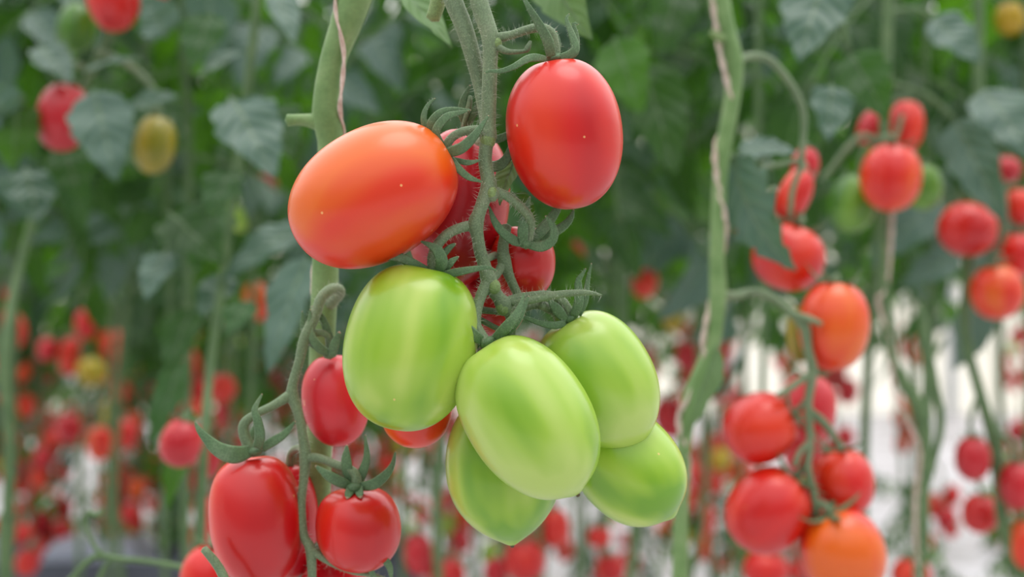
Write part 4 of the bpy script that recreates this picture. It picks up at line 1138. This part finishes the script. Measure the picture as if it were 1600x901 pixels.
cluster('thin plant with an orange pair low at left', 172, 2.7, [
    (157, 692, 40, 56, 'orange', 'orange plum tomato, left of the close pair low at left'),
    (194, 677, 44, 50, 'red', 'orange-red plum tomato, right of the close pair low at left'),
    (108, 668, 40, 48, 'deep', 'dark red plum tomato left of the close orange pair')], 'tomatoes of the low left pair')
cluster('thin plant at the bottom left corner with two bright red fruit', 14, 2.4, [
    (29, 832, 44, 34, 'red', 'bright red plum tomato near the bottom left corner, upper of two'),
    (43, 878, 38, 46, 'red', 'bright red plum tomato near the bottom left corner, lower of two')], 'tomatoes at the bottom left corner')
cluster('thin plant behind the round red tomato at the bottom', 634, 1.95, [
    (654, 866, 46, 70, 'deep', 'dark red plum tomato just right of the round red one at the bottom'),
    (696, 898, 62, 58, 'red', 'red plum tomato at the bottom edge left of the lowest green one')], 'tomatoes at the bottom middle')
cluster('thin plant below the green cluster at the bottom', 846, 1.95, [
    (820, 876, 66, 68, 'red', 'red plum tomato at the bottom edge, just right below the lowest green tip'),
    (866, 824, 50, 62, 'red', 'red plum tomato between the lowest green tip and the right green one'),
    (776, 892, 40, 44, 'deep', 'dark red plum tomato at the bottom edge under the lowest green tip')], 'tomatoes at the bottom middle')
cluster('thin plant under the right green tomato at the bottom', 916, 2.2, [
    (936, 838, 38, 34, 'red', 'small red plum tomato under the right green one, upper of two'),
    (954, 888, 48, 46, 'red', 'red plum tomato under the right green one at the bottom edge, lower of two')], 'tomatoes at the bottom middle')
cluster('thin plant right of the tall right stem', 1160, 2.3, [
    (1122, 596, 44, 62, 'deep', 'dark red plum tomato just right of the tall right stem at mid height'),
    (1074, 556, 38, 46, 'deep', 'dark red plum tomato just left of the tall right stem at mid height'),
    (1048, 652, 52, 66, 'deep', 'dark red plum tomato between the green cluster and the tall right stem')], 'tomatoes beside the tall right stem')
cluster('thin plant low behind the right truss', 1190, 1.6, [
    (1196, 890, 72, 62, 'red', 'red plum tomato at the bottom edge under the right truss'),], 'tomatoes at the bottom right')
cluster('thin plant low right of the right truss', 1452, 1.7, [
    (1424, 898, 62, 54, 'red', 'red plum tomato at the bottom edge right of the right truss'),], 'tomatoes at the bottom right')
cluster('thin plant high at the left edge with pale unripe fruit', 20, 1.9, [
    (48, 30, 38, 44, 'yellow', 'small yellow-orange plum tomato near the top left corner'),
    (72, 62, 34, 36, 'green', 'small pale green plum tomato near the top left corner')], 'unripe tomatoes at the top left')
cluster('thin plant behind the left leaves with tiny unripe fruit', 262, 2.0, [
    (227, 122, 28, 36, 'pale', 'tiny pale green plum tomato above the olive one at left'),], 'unripe tomatoes at the left')
cluster('thin plant behind the large left leaves', 392, 2.0, [
    (373, 342, 28, 40, 'pale', 'tiny pale green plum tomato left of the big orange-red one'),
    (412, 290, 44, 36, 'deep', 'dark red plum tomato between the left leaves and the big orange-red one'),
    (402, 470, 44, 62, 'orange', 'orange plum tomato behind the drooping grey-green leaf left of the front stem')], 'tomatoes left of the front stem')
cluster('thin plant high at the right edge', 1606, 1.7, [
    (1578, 30, 48, 54, 'yellow', 'yellow plum tomato near the top right corner'),], 'unripe tomatoes at the top right')
cluster('thin plant behind the green tomatoes at right', 950, 2.3, [
    (892, 400, 44, 54, 'orange', 'blurred orange plum tomato right of the small red one behind the truss'),
    (1008, 442, 40, 48, 'orange', 'blurred orange plum tomato left of the tall right stem'),
    (1052, 492, 38, 54, 'yellow', 'blurred yellow plum tomato left of the tall right stem, below the orange one')], 'tomatoes behind the green cluster')

FAR.sort(key=lambda f: f[0])
rest = Geo()
for i, (dy, wp, ux, uy, col, k, rowword, (sc_, el, rx, ry, rz)) in enumerate(FAR):
    if i < 290:
        f = bpy.data.objects.new('plum_tomato', FD[col][k]); COL.objects.link(f)
        f.location = wp; f.scale = (sc_, sc_, sc_ * el); f.rotation_euler = (rx, ry, rz)
        reg = region(ux, uy)
        tag(f, 'small blurred %s plum tomato of the %s, %s of the picture' % (CWORD[col], rowword, {'left': 'left third', 'middle': 'middle', 'right': 'right third'}[reg]),
            'tomato', 'distant %s tomatoes of the %s, %s' % (CWORD[col], rowword, reg))
    else:
        b0 = len(rest.f)
        fruit_mesh(rest, 0.06 * sc_ * el, 0.0245 * sc_, et=0.86, eb=0.93, dimple=0.03, lobe=0.02, seed=i, nu=8, nv=10, mi=('red', 'deep', 'orange', 'yellow', 'green').index(col))
        for v in range(len(rest.v) - (7 * 10 + 2), len(rest.v)): rest.v[v] = rest.v[v] + wp
if rest.v:
    tag(rest.build('distant_tomatoes', [M[c] for c in ('red', 'deep', 'orange', 'yellow', 'green')]), 'specks of red and orange tomatoes in the farthest rows', 'tomatoes', None, 'stuff')
print('far tomatoes', len(FAR), 'objects', len(bpy.data.objects))
